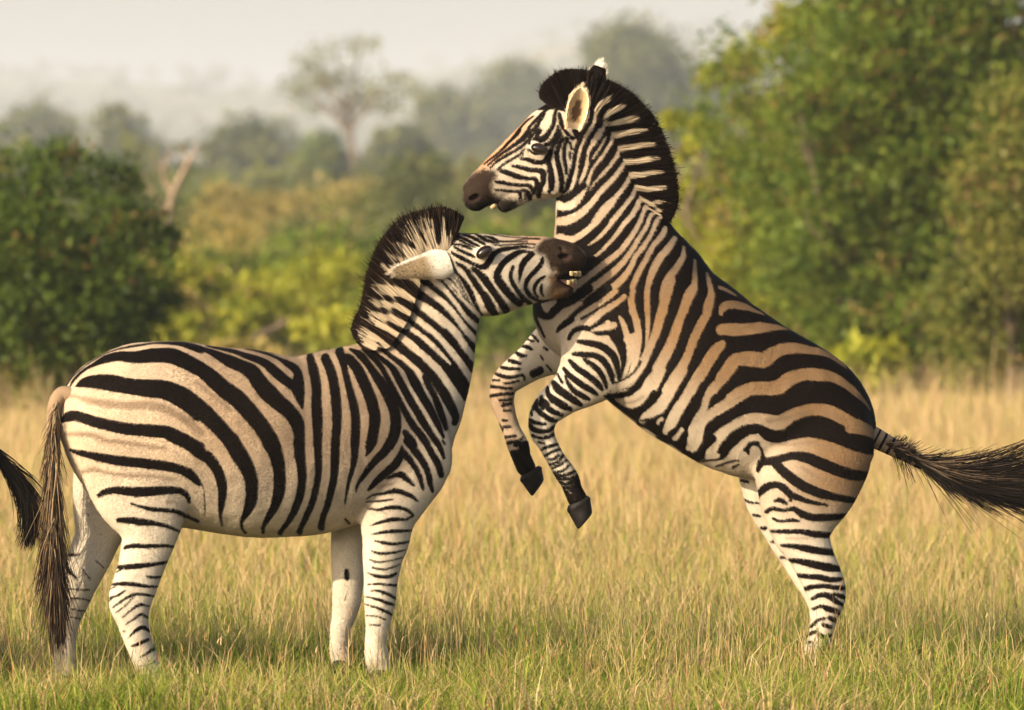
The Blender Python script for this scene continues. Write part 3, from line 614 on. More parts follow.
# the rearing animal: mostly black on neck and barrel, so pale bands are laid over a black field; foreleg-crease and flank-fold shade is painted in too
REARER_BODY = '''
DP P 572,130 580,112 590,80 640,92 690,200 690,245 740,285 800,322 850,362 880,405 892,440 876,455 840,446 800,440 768,438 762,446 745,450 700,465 640,424 603,396 602,388 622,376 640,352 640,330 625,335 612,322 580,300 555,312 528,308 545,260 553,225 553,200 560,196 566,186 572,165 578,140
L R2 660,690,40 690,640,34 720,590,30
L R3 0,590,28 40,530,28 70,480,20
L R3 20,690,35 70,610,35 110,540,32 125,470,30 130,420,35 190,380,45 240,340,40
L R3 110,690,35 170,610,35 200,540,30 195,490,35 260,450,50 350,410,45
L R3 250,690,30 265,610,28 270,560,40 340,530,50 450,510,50
L R3 325,690,35 335,640,45 400,615,45 520,605,40
L R3 180,690,25 210,650,18
L R4 290,0,30 250,60,45 225,140,45 210,220,40 205,300,38 185,380,35 150,450,35 110,470,25
L R4 400,0,35 340,70,35 310,120,30 300,180,30 290,250,35 260,330,35 235,385,20
L R4 505,0,32 490,50,32 450,120,32 400,190,30 345,265,27 320,320,30 300,380,37 270,440,46 230,500,56 170,550,62 110,570,66 70,550,66
L R4 575,0,30 570,40,30 555,100,30 530,170,35 470,255,35 400,330,26 350,390,22 320,435,12
L R4 445,20,18 410,80,22 370,140,22 340,185,22
L R4 830,75,40 740,80,45 660,95,50 620,125,40 605,190,35 570,260,40 500,350,45 420,430,48 350,520,50 290,580,55 220,640,68 130,680,78 50,690,66
L R4 860,190,38 770,195,45 690,215,45 660,250,35 645,310,35 600,400,40 530,490,45 450,560,48 400,620,50 350,690,50
L R4 890,295,38 790,305,40 720,325,45 695,370,35 680,440,35 630,530,40 560,610,42 490,690,42
L R4 920,420,35 830,430,40 765,440,45 735,480,35 715,550,35 670,630,38 610,700,38
L R4 910,530,30 830,545,35 780,570,38 755,610,30 735,670,35 715,704,35
L R4 900,600,25 830,625,30 800,660,28 790,704,25
L R4 890,650,20 855,680,30 845,704,25
L R5 0,45,40 60,40,45 110,5,45
L R5 0,130,50 60,125,50 130,90,45 190,30,40 220,0,35
L R5 0,240,60 70,250,50 140,215,45 200,165,42 260,110,38 330,30,32 350,0,30
L R5 180,290,12 230,250,25 290,190,32 350,120,32 400,60,32 440,0,32
L R5 190,375,15 240,345,22 300,285,28 350,230,32 410,150,35 470,80,32 510,0,32
L R5 40,600,40 100,550,44 150,510,48 230,450,45 310,385,45 380,330,42 430,270,42 480,200,38 520,120,32 550,40,30 570,20,25
L R5 -30,710,50 70,660,55 150,605,53 240,535,50 330,465,48 400,400,42 460,320,38 510,240,35 560,160,32 590,90,30 640,65,25
L R5 150,704,50 220,660,55 300,590,52 380,520,50 440,450,42 480,370,38 540,290,35 590,210,32 620,140,35 640,105,30
L R5 680,175,35 660,220,42 600,290,38 560,360,40 520,430,40 490,490,42 460,560,40 455,620,35 455,660,48 458,704,50
L R5 740,240,35 700,300,48 640,370,55 600,440,55 570,520,45 555,590,40 555,704,40
L R5 795,300,25 790,360,38 740,440,50 690,510,60 665,590,62 660,704,65
L R5 870,385,25 868,460,38 860,540,45 820,600,55 790,704,68
L R5 955,465,25 960,520,35 970,590,42 945,660,48 935,704,50
L R5 415,610,30 380,650,45 330,685,55 290,704,60
LP P 556,200 550,222 546,250 553,262 557,240 558,205
DP P 546,247 560,246 600,258 585,275 556,280
L R5 40,600,40 100,550,44 150,510,48
L R7 450,0,65 430,80,65 405,160,65 385,240,62 360,330,55 330,400,50 290,480,50 240,570,58 170,640,62 100,680,56
L R7 610,0,40 600,60,50 560,130,62 520,220,62 490,300,66 455,400,72 410,490,76 360,580,78 310,680,82
L R7 700,0,25 715,60,38 710,130,50 680,220,60 640,290,62 600,370,62 570,450,60 530,540,65 470,630,70 430,704,75
L R7 780,405,48 770,420,60 740,440,70 700,495,70 660,560,70 610,640,70 580,704,70
L R7 1024,505,92 950,495,88 880,505,75 830,570,72 780,620,65 720,704,60
L R7 1024,305,78 930,315,74 860,318,78 790,312,78 762,315,52
L R7 930,170,50 860,158,52 800,168,52 780,205,28
L R7 775,45,30 820,65,25 880,100,15
L R9 200,275,35 215,232,52 270,217,50 340,227,48 420,260,28 480,290,12
L R9 195,385,68 250,375,78 350,375,74 450,370,70 550,370,42 640,385,14
L R9 210,470,44 170,500,72 120,580,72 60,680,72
L R9 190,690,65 240,620,75 290,565,75 380,568,85 460,575,98 530,535,90 600,505,80 680,500,68 760,510,54 850,522,38 930,562,30 1000,620,18
L R10 0,185,85 80,188,92 160,195,86 220,150,78 300,115,64 380,120,58 470,135,44 560,155,32 640,200,18 690,250,9
L R10 -60,440,80 0,400,85 80,372,88 170,372,92 250,362,98 320,310,93 420,282,84 520,288,84 600,302,68 680,347,53 760,412,43 820,472,23 845,512,12
L R10 -60,630,70 0,590,75 80,562,70 170,577,88 250,592,100 330,545,83 430,512,80 530,512,84 610,537,88 700,587,83 790,622,73 850,652,58 890,682,34
L R11 700,-10,60 800,10,50 870,40,40
L R8 380,0,80 340,80,88 280,160,100 200,205,80 120,185,50
L R8 520,0,75 470,90,75 420,180,75 370,250,82 300,300,66 270,330,36
L R8 395,310,30 385,335,46
L R8 650,0,70 600,80,70 550,170,70 500,250,75 460,330,78 430,395,56
L R8 520,385,38 510,420,46 480,442,36
L R8 830,0,60 780,60,62 720,110,60 680,180,50 660,250,50 620,320,55 590,400,60 590,470,60 570,505,36
L R8 1024,120,80 950,122,80 880,170,78 800,222,74 720,272,68 660,330,58 640,400,50 630,480,50 600,515,36
L R8 1024,300,60 950,320,68 860,362,78 790,402,78 740,452,78 720,510,70 700,555,46
LP R8 0,150 30,128 90,140 170,118 240,40 250,70 200,150 90,180 20,165
LP R8 640,600 640,582 700,565 730,520 800,540 830,520 850,500 900,450 960,410 1040,400 1100,470 1024,700 780,660
D R8 20,152,18 90,166,30 170,150,36 240,90,36 290,20,40 310,0,40
D R8 190,270,20 250,255,30 310,210,45 350,155,50
D R8 270,325,12 340,315,20 390,290,20
D R8 250,345,15 310,370,22 370,380,30 400,345,30
D R8 450,410,24 500,370,28
D R8 370,432,10 440,470,22 510,467,34 545,415,44
D R8 720,440,50 670,490,50 630,528,25 570,545,10 530,545,8
D R8 1024,370,45 940,380,60 870,420,72 820,470,58 800,530,46 770,570,15 700,580,9 650,590,8
D R8 750,620,8 800,600,11 850,585,11 890,580,7
D R8 855,630,14 890,610,11
D R8 930,510,22 970,470,28 1010,470,25
LP R11 110,110 140,45 190,90 260,100 340,60 430,40 540,60 640,90 740,120 900,160 900,800 -100,800 -60,600 -20,400 60,300 100,270
D R11 130,0,40 180,40,58 260,50,58 340,20,68 430,10,70 540,25,70 640,55,75 740,85,93 830,110,88 900,115,60
D R11 120,265,20 140,210,45 200,200,50 260,185,50 330,165,45 420,175,65 520,215,70 620,255,70 720,285,68 830,295,50
D R11 150,180,25 140,130,12 115,95,12 80,95,10 50,115,25 55,150,15
D R11 230,220,50 290,275,60 360,330,60 440,375,60 530,410,55 630,432,44 740,452,36 800,462,30
D R11 120,425,25 160,375,45 220,350,40 280,370,45 320,410,40 390,440,32 470,465,24 560,480,12
D R11 325,450,18 322,440,18
D R11 225,455,15 260,450,30 300,470,12
D R11 175,525,25 210,505,25 280,515,18 345,505,30 400,540,45 470,560,45 550,560,45 640,555,38 690,550,30
D R11 215,570,15 260,585,15 330,578,22 380,582,12
D R12 335,75,18 430,75,25 520,75,28 600,90,40 740,104,32
D R12 400,165,18 480,170,30 560,185,42 640,200,45 720,210,40
D R12 455,260,22 530,270,38 600,285,45 690,305,53 770,315,35
D R12 505,360,25 580,365,30 650,370,36 710,385,34 785,380,20
D R12 550,445,24 600,430,30 660,425,26 740,435,28 808,435,24
D R12 595,510,20 640,485,30 690,485,34 740,520,34 785,545,18
D R12 725,475,15 770,485,28 800,500,24
D R12 600,575,14 650,555,20 690,570,34 740,585,34 765,600,20
D R12 705,630,25 735,645,33
D R12 590,690,14 630,645,18 670,635,18
D R12 665,675,25 710,690,28
D R16 240,365,20 290,335,24
D R16 315,360,24 350,380,34
D R16 390,370,24 410,370,24
D R16 320,465,28 355,490,28
D R16 230,430,16 260,420,12
DP R16 200,590 500,590 500,720 200,720
LP R6 70,90 150,150 190,185 260,150 330,130 420,195 460,225 560,280 600,292 640,360 660,460 630,590 560,660 440,740 60,740 60,500 320,450 240,380 170,300 110,230
LP R6 130,85 240,50 225,110 185,155 150,130
D R6 75,100,40 110,140,45 180,165,42 220,130,50 260,95,50 320,70,50 400,20,50 440,-10,50
D R6 80,110,30 105,190,22 135,250,14 160,300,8
D R6 235,265,12 260,235,30 310,195,40 370,140,45 440,90,50 520,30,55 560,-10,55
L R6 610,5,40 540,65,48 460,115,50 400,150,44 360,180,36
D R6 390,180,12 440,165,32 510,130,45 580,85,50 640,40,50 680,0,40
L R6 665,40,38 620,80,45 550,120,48 470,170,48 400,210,44 350,228,34
D R6 310,310,18 340,260,28 400,240,30 450,245,30 500,210,30 560,165,40 620,140,60 680,90,60
D R6 450,250,25 500,275,25 560,270,30 620,285,66
D R6 600,225,50 640,290,50
L R6 460,255,22 520,237,38 580,227,46 600,222,46
L R6 635,170,24 660,220,40 680,290,44 690,360,42 690,440,34 680,510,27 660,560,18
L R6 725,0,30 710,60,46 720,130,50 745,210,50 755,300,52 745,390,48 730,470,42 700,540,24
L R6 815,0,40 812,80,40 815,170,38 815,250,32 810,320,25 800,380,20 780,450,12
L R6 935,0,68 915,90,63 890,190,62 860,290,55 820,380,55 790,460,52 740,540,50 670,600,54 600,640,46
D R6 600,290,60 640,350,58 655,410,44 660,470,25 640,560,10
D R6 370,325,20 430,335,35 500,350,42 560,385,45 600,430,45 620,490,35 630,570,15
D R6 340,405,20 400,410,34 470,415,34 520,440,38 560,490,38 585,550,34 590,590,20
D R6 590,597,8 650,577,10 720,532,10 770,460,14
D R13 830,310,20 900,360,42 960,420,42 1000,500,33 1010,540,20
D R13 715,320,25 760,370,42 830,420,47 900,470,47 950,520,42 975,555,20
D R13 670,385,25 720,445,42 800,505,47 880,555,42 930,590,24
D R13 680,440,12 700,500,28 750,560,42 820,605,42 870,630,24
D R13 620,430,16 655,495,18
D R13 590,500,38 620,545,64 690,595,56 760,645,50 805,675,30
D R13 540,535,20 545,590,38 600,640,56 680,690,56
D R13 490,610,20 480,660,25 500,700,30
D R13 515,640,25 545,670,24
D R13 440,660,28 430,704,28
D R14 690,-40,54 750,-5,50 800,35,28
D R14 580,-10,56 650,30,56 720,70,34
D R14 500,0,38 530,50,38 580,85,42 650,115,28
D R14 450,0,28 450,60,33 500,110,38 560,150,42 610,160,24
D R14 405,85,20 415,115,15
D R14 400,155,25 440,175,28 520,185,20
D R14 395,195,33 430,230,38 500,245,33 560,230,33 595,205,24
D R14 415,275,20 470,295,20 540,290,28 595,265,22
D R14 460,330,12 510,340,14
D R14 490,390,16 550,365,25 625,345,22
D R14 520,440,18 580,405,22 645,385,20
D R14 550,470,16 590,465,20 625,435,18
D R14 555,510,18 620,490,18 660,440,24
D R14 580,540,20 640,510,15 690,475,12
D R14 590,575,20 660,560,18 715,510,14
D R14 600,600,24 680,595,22 765,560,20
D R14 610,630,28 700,625,20 780,600,33
DP P 560,487 580,474 594,498 588,520 564,512
DP P 538,110 530,95 543,70 590,60 612,80 592,108 572,113 556,109
DP R15 425,225 480,240 520,262 600,215 650,200 660,300 640,400 500,470 470,320
L R15 455,238,7 520,250,7
L R15 470,268,8 530,284,8 590,262,6
L R15 490,306,7 560,318,7
L R15 515,345,7 570,338,7
L R15 530,372,6 560,368,6
D R1 520,0,25 490,40,25 430,100,20 370,160,15 300,215,10 230,270,8
D R1 590,0,30 560,50,40 500,100,30 430,150,20 340,210,16 260,280,10
D R1 580,85,20 540,125,22 470,170,18 390,215,22 320,260,14 275,310,10
D R1 560,150,10 500,205,16 430,245,18 360,290,16 320,335,10
D R1 545,190,8 525,225,8
D R1 680,0,32 650,50,26 630,80,16
D R1 760,0,34 720,60,44 680,90,34
D R1 615,0,14 590,70,20 600,110,18
D R1 830,0,30 790,60,30 750,110,30 720,120,24
D R1 590,155,12 640,190,14 700,180,14 735,160,12
D R1 530,230,16 590,235,33 650,255,33 710,250,33 730,210,20 770,150,24 800,90,34 840,20,34
D R1 455,285,16 520,295,28 590,315,32 660,320,36 700,335,43 705,400,43 680,460,43 665,520,38
D R1 370,325,33 420,340,38 500,370,38 580,385,27 640,387,30 655,430,33 640,470,28
D R1 310,410,20 360,415,27 430,430,25 520,440,24 590,442,28 620,470,33 630,500,24
D R1 300,480,14 370,480,18 450,490,18 520,485,16 570,480,20 592,520,44 595,550,24
D R1 520,510,28 520,560,28
D R1 560,490,12 560,550,10
D R1 770,170,28 745,230,38 755,300,43 770,380,48 770,450,43 750,490,20
D R1 860,60,25 820,150,34 815,230,37 835,310,40 850,400,40 845,480,34
D R1 890,60,20 875,140,27 870,210,31 885,290,27 890,350,14
D R1 920,100,20 935,150,14
D R1 920,180,20 920,230,10
D R1 1010,50,38 970,150,31 955,230,30 940,310,34 915,390,38 895,460,34 870,500,20
D R1 1024,440,56 960,490,56 900,530,46 850,545,40
D R2 0,690,11 60,610,12 130,530,12 190,490,9
D R2 60,690,9 110,640,12 170,560,20 230,500,22 300,430,22 340,400,14
D R2 110,690,12 140,640,16 190,590,22 230,540,26 280,470,12
D R2 160,690,11 180,640,20 220,580,16 240,520,8
D R2 210,680,27 260,660,30 320,600,30 350,540,30 360,460,22 400,410,16
D R2 330,690,27 370,620,22 385,560,16
D R2 375,690,16 400,640,14
D R2 420,690,16 425,650,12
D R2 460,690,16 465,665,11
D R2 395,470,24 410,540,34 440,600,24 500,660,24 560,620,20 590,590,14
'''
REARER_FAR = '''
D R11 10,320,20 50,330,14
D R11 20,440,12 60,460,12 115,465,10
D R11 85,543,12 125,550,14
D R11 140,625,14 160,630,18
D R12 265,50,14 295,50,20
D R12 330,140,14 365,130,18
D R12 390,240,16 430,240,16
D R13 415,120,14 445,145,18 465,170,16
D R13 385,155,14 425,170,14
D R13 340,210,18 380,215,28 415,235,14
D R13 290,260,20 320,280,30 365,285,18
D R13 235,325,25 275,335,30 320,345,16
D R13 170,378,20 230,388,26 320,390,14
D R13 130,432,22 190,452,28 260,455,24 340,435,12
D R13 105,480,14 155,483,12
D R13 80,530,28 140,535,20 200,545,18 255,545,12
D R13 190,505,14 250,500,18 310,485,12
D R13 82,608,22 150,595,22 260,585,18
D R13 155,640,18 250,632,14
D R13 180,675,22 245,668,18
D R13 425,428,60 475,402,66
D R13 510,215,14 535,235,18
D R13 480,280,9 505,320,10
D R13 530,360,9 570,405,12
D R13 320,440,12 350,450,14 355,480,12
D R14 180,40,28 240,30,14
D R14 190,85,16 240,80,14
D R14 180,160,15 215,165,14
D R14 190,215,18 235,212,22
D R14 195,300,22 280,285,20
D R14 210,345,20 290,330,16 340,300,12
D R14 280,360,28 360,340,28 390,360,28
D R14 150,190,12 180,240,14
DP P 511,452 532,444 548,470 541,486 517,484
DP R14 225,420 260,400 300,400 330,345 370,335 420,375 430,500 300,560 260,490
'''
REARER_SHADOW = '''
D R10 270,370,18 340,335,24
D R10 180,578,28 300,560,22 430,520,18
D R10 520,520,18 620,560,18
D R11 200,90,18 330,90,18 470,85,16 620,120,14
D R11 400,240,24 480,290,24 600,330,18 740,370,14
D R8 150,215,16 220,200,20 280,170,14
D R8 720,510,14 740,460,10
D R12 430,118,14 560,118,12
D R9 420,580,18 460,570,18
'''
# ------------------------------------------------------------------ zebra builder
def windows_to_px(win, uv):
    x0, y0, s = WIN[win]
    return np.stack([x0 + uv[:, 0] / s, y0 + uv[:, 1] / s], 1), s

def parse_marks(txt):
    out = []
    for row in txt.strip().splitlines():
        kind, win, rest = row.split(' ', 2)
        A = np.array([[float(q) for q in w.split(',')] for w in rest.split()])
        P, s = windows_to_px(win, A[:, :2])
        if kind[1:] == 'P':
            out.append((kind, P))
        else:
            S = np.concatenate([P, A[:, 2:3] / s / 2], 1)
            out.append((kind, catmull(S, 4) if len(S) > 2 else S))
    return out

CLIP = 7.0
def poly_sd(P, Q):
    """signed distance of points Q to polygon P, positive inside"""
    d = np.full(len(Q), 1e9); inside = np.zeros(len(Q), bool)
    for i in range(len(P)):
        a, b = P[i], P[(i + 1) % len(P)]
        e = b - a; w = Q - a
        t = np.clip((w @ e) / (e @ e + 1e-12), 0, 1)
        d = np.minimum(d, np.hypot(w[:, 0] - t * e[0], w[:, 1] - t * e[1]))
        c = (a[1] > Q[:, 1]) != (b[1] > Q[:, 1])
        xi = a[0] + (Q[:, 1] - a[1]) / (b[1] - a[1] + 1e-12) * e[0]
        inside ^= c & (Q[:, 0] < xi)
    return np.where(inside, d, -d)

def paint(marks, Q, start=-CLIP):
    """signed distance to the dark markings (positive in the dark), painted in order"""
    sd = np.full(len(Q), start, float)
    for kind, S in marks:
        if kind[1:] == 'P':
            lo, hi = S.min(0) - CLIP, S.max(0) + CLIP
            idx = np.nonzero(((Q >= lo) & (Q <= hi)).all(1))[0]
            if len(idx) == 0: continue
            v = np.clip(poly_sd(S, Q[idx]), -CLIP, CLIP)
        else:
            m = S[:, 2].max() + CLIP
            lo, hi = S[:, :2].min(0) - m, S[:, :2].max(0) + m
            idx = np.nonzero(((Q >= lo) & (Q <= hi)).all(1))[0]
            if len(idx) == 0: continue
            q = Q[idx]; v = np.full(len(idx), -CLIP)
            for i in range(len(S) - 1):
                a, b = S[i], S[i + 1]
                e = b[:2] - a[:2]; w = q - a[:2]
                t = np.clip((w @ e) / (e @ e + 1e-9), 0, 1)
                d = a[2] + (b[2] - a[2]) * t - np.hypot(w[:, 0] - t * e[0], w[:, 1] - t * e[1])
                v = np.maximum(v, d)
        sd[idx] = np.maximum(sd[idx], v) if kind[0] == 'D' else np.minimum(sd[idx], -v)
    return sd

def chain_world(st, Yc, n=5):
    A = np.array(st, float)                       # px, py, r_px, dY, k
    Y = Yc(A[:, 0]) + A[:, 3]
    C = W(A[:, 0], A[:, 1], Y)
    R = A[:, 2] * mpp(Y)
    return catmull(np.concatenate([C, R[:, None], A[:, 4:5]], 1), n)

def chain_sd(S, X, Y, Z):
    """distance to a chain of flattened round cones; X,Y,Z broadcastable"""
    best = None
    for i in range(len(S) - 1):
        best_i = seg_sd(S[i], S[i + 1], X, Y, Z)
        best = best_i if best is None else np.minimum(best, best_i)
    return best

def seg_sd(a, b, X, Y, Z):
    ex, ez = b[0] - a[0], b[2] - a[2]
    l2 = ex * ex + ez * ez + 1e-9
    t = np.clip(((X - a[0]) * ex + (Z - a[2]) * ez) / l2, 0, 1)
    r = a[3] + (b[3] - a[3]) * t
    k = a[4] + (b[4] - a[4]) * t
    dx = X - a[0] - ex * t; dz = Z - a[2] - ez * t
    dy = (Y - a[1] - (b[1] - a[1]) * t) / k
    return np.sqrt(dx * dx + dz * dz + dy * dy) - r

def smin(a, b, k):
    h = np.clip(0.5 + 0.5 * (b - a) / k, 0, 1)
    return b + (a - b) * h - k * h * (1 - h)

class Field:
    def __init__(self, lo, hi, h):
        self.lo = np.asarray(lo, np.float32); self.h = h
        self.n = np.ceil((np.asarray(hi) - lo) / h).astype(int) + 1
        self.F = np.full(self.n, 0.5, np.float32)
        self.ax = [(self.lo[i] + h * np.arange(self.n[i])).astype(np.float32) for i in range(3)]
    def box(self, c, r):
        i0 = np.maximum(np.floor((c - r - self.lo) / self.h).astype(int), 0)
        i1 = np.minimum(np.ceil((c + r - self.lo) / self.h).astype(int) + 1, self.n)
        return tuple(slice(a, b) for a, b in zip(i0, i1))
    def grid(self, sl):
        return (self.ax[0][sl[0]][:, None, None], self.ax[1][sl[1]][None, :, None], self.ax[2][sl[2]][None, None, :])
    def add_chain(self, S, k, margin=0.09):
        S = S.astype(np.float32)
        G = None
        lo = (S[:, :3] - S[:, 3:4]).min(0) - margin; hi = (S[:, :3] + S[:, 3:4]).max(0) + margin
        sl = self.box((lo + hi) / 2, (hi - lo) / 2)
        sub = np.full([s.stop - s.start for s in sl], 0.5, np.float32)
        off = [s.start for s in sl]
        for i in range(len(S) - 1):
            a, b = S[i], S[i + 1]
            r = max(a[3], b[3]) + margin
            l2 = np.minimum(a[:3], b[:3]) - r; h2 = np.maximum(a[:3], b[:3]) + r
            q = self.box((l2 + h2) / 2, (h2 - l2) / 2)
            q = tuple(slice(max(u.start, w.start), min(u.stop, w.stop)) for u, w in zip(q, sl))
            d = seg_sd(a, b, *self.grid(q))
            qq = tuple(slice(s.start - o, s.stop - o) for s, o in zip(q, off))
            sub[qq] = np.minimum(sub[qq], d)
        self.F[sl] = smin(self.F[sl], sub, k)
    def blob(self, c, rad, k, sub=False, rot=0.0):
        """smooth-add (or cut) an ellipsoid; rot turns it in the XZ plane"""
        c = np.asarray(c, np.float32); rad = np.asarray(rad, np.float32)
        sl = self.box(c, rad.max() * 1.0 + k * 2 + 0.02)
        X, Y, Z = self.grid(sl)
        dx, dz = X - c[0], Z - c[2]
        cr, sr = math.cos(rot), math.sin(rot)
        u, v = dx * cr + dz * sr, -dx * sr + dz * cr
        q = np.sqrt((u / rad[0]) ** 2 + ((Y - c[1]) / rad[1]) ** 2 + (v / rad[2]) ** 2)
        d = (q - 1) * rad.min()
        if sub: self.F[sl] = -smin(-self.F[sl], d, k)
        else: self.F[sl] = smin(self.F[sl], d, k)
    def near_y(self, x, z):
        i = int(round((x - self.lo[0]) / self.h)); j = int(round((z - self.lo[2]) / self.h))
        col = self.F[i, :, j]
        w = np.nonzero(col < 0)[0]
        return float(self.ax[1][w[0]]) if len(w) else None
    def far_y(self, x, z):
        i = int(round((x - self.lo[0]) / self.h)); j = int(round((z - self.lo[2]) / self.h))
        w = np.nonzero(self.F[i, :, j] < 0)[0]
        return float(self.ax[1][w[-1]]) if len(w) else None
    def surface(self):
        """naive surface nets -> verts, quads"""
        F = self.F; neg = F < 0
        n = self.n
        cnt = np.zeros(n - 1, np.int8)
        for a in (0, 1):
            for b in (0, 1):
                for c in (0, 1):
                    cnt += neg[a:n[0] - 1 + a, b:n[1] - 1 + b, c:n[2] - 1 + c]
        act = np.argwhere((cnt > 0) & (cnt < 8))
        ids = np.full(n - 1, -1, np.int32); ids[tuple(act.T)] = np.arange(len(act))
        acc = np.zeros((len(act), 3)); num = np.zeros(len(act))
        corners = [(a, b, c) for a in (0, 1) for b in (0, 1) for c in (0, 1)]
        val = {cn: F[act[:, 0] + cn[0], act[:, 1] + cn[1], act[:, 2] + cn[2]] for cn in corners}
        for p in corners:
            for ax in range(3):
                if p[ax]: continue
                q = list(p); q[ax] = 1; q = tuple(q)
                f0, f1 = val[p], val[q]
                m = (f0 < 0) != (f1 < 0)
                t = np.where(m, f0 / np.where(m, f0 - f1, 1), 0)
                pos = np.tile(np.array(p, float), (len(act), 1)); pos[:, ax] = t
                acc[m] += pos[m]; num[m] += 1
        V = (act + acc / num[:, None]) * self.h + self.lo
        quads = []
        for ax in range(3):
            s0 = [slice(1, n[i] - 1) for i in range(3)]; s0[ax] = slice(0, n[ax] - 1)
            s1 = list(s0); s1[ax] = slice(1, n[ax])
            a, b = neg[tuple(s0)], neg[tuple(s1)]
            for flip, m in ((False, a & ~b), (True, ~a & b)):
                e = np.argwhere(m)
                if len(e) == 0: continue
                base = e + np.array([s.start for s in s0])
                u, v = [(1, 2), (2, 0), (0, 1)][ax]
                c = []
                for du, dv in ((-1, -1), (0, -1), (0, 0), (-1, 0)):
                    p = base.copy(); p[:, u] += du; p[:, v] += dv
                    c.append(ids[tuple(p.T)])
                q = np.stack(c, 1)
                quads.append(q[:, ::-1] if flip else q)
        return V, np.concatenate(quads)

def relax(V, Q, it=4):
    e = np.concatenate([Q[:, [0, 1]], Q[:, [1, 2]], Q[:, [2, 3]], Q[:, [3, 0]]])
    e = np.concatenate([e, e[:, ::-1]])
    deg = np.bincount(e[:, 0], minlength=len(V))[:, None]
    for s in range(it):
        for lam in (0.5, -0.52):
            L = np.stack([np.bincount(e[:, 0], V[e[:, 1], i], len(V)) for i in range(3)], 1) / deg - V
            V = V + lam * L
    return V

def normals(V, Q):
    n = np.cross(V[Q[:, 2]] - V[Q[:, 0]], V[Q[:, 3]] - V[Q[:, 1]])
    out = np.zeros_like(V)
    for c in range(4):
        for i in range(3): out[:, i] += np.bincount(Q[:, c], n[:, i], len(V))
    return out / (np.linalg.norm(out, axis=1)[:, None] + 1e-12)

NOISE3 = np.random.default_rng(99).random((32, 32, 32))
def vnoise3(P, s):
    u = P / s + 500.0; i = np.floor(u).astype(int); f = u - i; f = f * f * (3 - 2 * f)
    out = 0
    for a in (0, 1):
        for b in (0, 1):
            for c in (0, 1):
                w = (f[:, 0] if a else 1 - f[:, 0]) * (f[:, 1] if b else 1 - f[:, 1]) * (f[:, 2] if c else 1 - f[:, 2])
                out = out + w * NOISE3[(i[:, 0] + a) % 32, (i[:, 1] + b) % 32, (i[:, 2] + c) % 32]
    return out - 0.5
def relief(V):                                         # muscle, rib and skin unevenness, millimetres deep
    return 0.011 * vnoise3(V * (1, 1, 0.7), 0.13) + 0.0035 * vnoise3(V, 0.045)

def sstep(a, b, x):
    t = np.clip((x - a) / (b - a), 0, 1); return t * t * (3 - 2 * t)

# fur: the pale coat colour and the distance to the dark markings both ride on the mesh
def fur_material(name, dark, rough=0.62, bump=0.12):
    m, nt, out = nodes_of(name)
    b = N(nt, 'ShaderNodeBsdfPrincipled')
    at = N(nt, 'ShaderNodeAttribute', attribute_name='coat'); sd = N(nt, 'ShaderNodeAttribute', attribute_name='sd')
    tc = N(nt, 'ShaderNodeTexCoord')
    nz = N(nt, 'ShaderNodeTexNoise'); nz.inputs['Scale'].default_value = 190; nz.inputs['Detail'].default_value = 3
    n2 = N(nt, 'ShaderNodeTexNoise'); n2.inputs['Scale'].default_value = 9; n2.inputs['Detail'].default_value = 4
    nt.links.new(tc.outputs['Object'], nz.inputs['Vector']); nt.links.new(tc.outputs['Object'], n2.inputs['Vector'])
    j = N(nt, 'ShaderNodeMath', operation='MULTIPLY_ADD'); j.inputs[1].default_value = 2.4; j.inputs[2].default_value = -1.2
    nt.links.new(nz.outputs[0], j.inputs[0])
    s = N(nt, 'ShaderNodeMath', operation='ADD'); nt.links.new(sd.outputs['Fac'], s.inputs[0]); nt.links.new(j.outputs[0], s.inputs[1])
    mr = N(nt, 'ShaderNodeMapRange', interpolation_type='SMOOTHSTEP')
    mr.inputs['From Min'].default_value = -0.75; mr.inputs['From Max'].default_value = 0.75
    nt.links.new(s.outputs[0], mr.inputs['Value'])
    # worn, dusty variation of the pale coat
    v = N(nt, 'ShaderNodeMapRange'); v.inputs['From Min'].default_value = 0.3; v.inputs['From Max'].default_value = 0.7
    v.inputs['To Min'].default_value = 0.86; v.inputs['To Max'].default_value = 1.08
    nt.links.new(n2.outputs[0], v.inputs['Value'])
    v2 = N(nt, 'ShaderNodeMapRange'); v2.inputs['From Min'].default_value = 0.3; v2.inputs['From Max'].default_value = 0.7
    v2.inputs['To Min'].default_value = 0.94; v2.inputs['To Max'].default_value = 1.05
    nt.links.new(nz.outputs[0], v2.inputs['Value'])
    vm = N(nt, 'ShaderNodeMath', operation='MULTIPLY'); nt.links.new(v.outputs[0], vm.inputs[0]); nt.links.new(v2.outputs[0], vm.inputs[1])
    mul = N(nt, 'ShaderNodeVectorMath', operation='SCALE'); nt.links.new(at.outputs['Color'], mul.inputs[0]); nt.links.new(vm.outputs[0], mul.inputs['Scale'])
    mix = N(nt, 'ShaderNodeMix', data_type='RGBA'); mix.inputs[7].default_value = (*dark, 1)
    nt.links.new(mr.outputs[0], mix.inputs[0]); nt.links.new(mul.outputs[0], mix.inputs[6])
    nt.links.new(mix.outputs[2], b.inputs['Base Color'])
    b.inputs['Roughness'].default_value = rough
    b.inputs['Specular IOR Level'].default_value = 0.02
    b.inputs['Sheen Weight'].default_value = 0.0; b.inputs['Sheen Roughness'].default_value = 0.5
    bp = N(nt, 'ShaderNodeBump'); bp.inputs['Strength'].default_value = bump; bp.inputs['Distance'].default_value = 0.004
    nt.links.new(nz.outputs[0], bp.inputs['Height']); nt.links.new(bp.outputs[0], b.inputs['Normal'])
    nt.links.new(b.outputs[0], out.inputs[0])
    return m

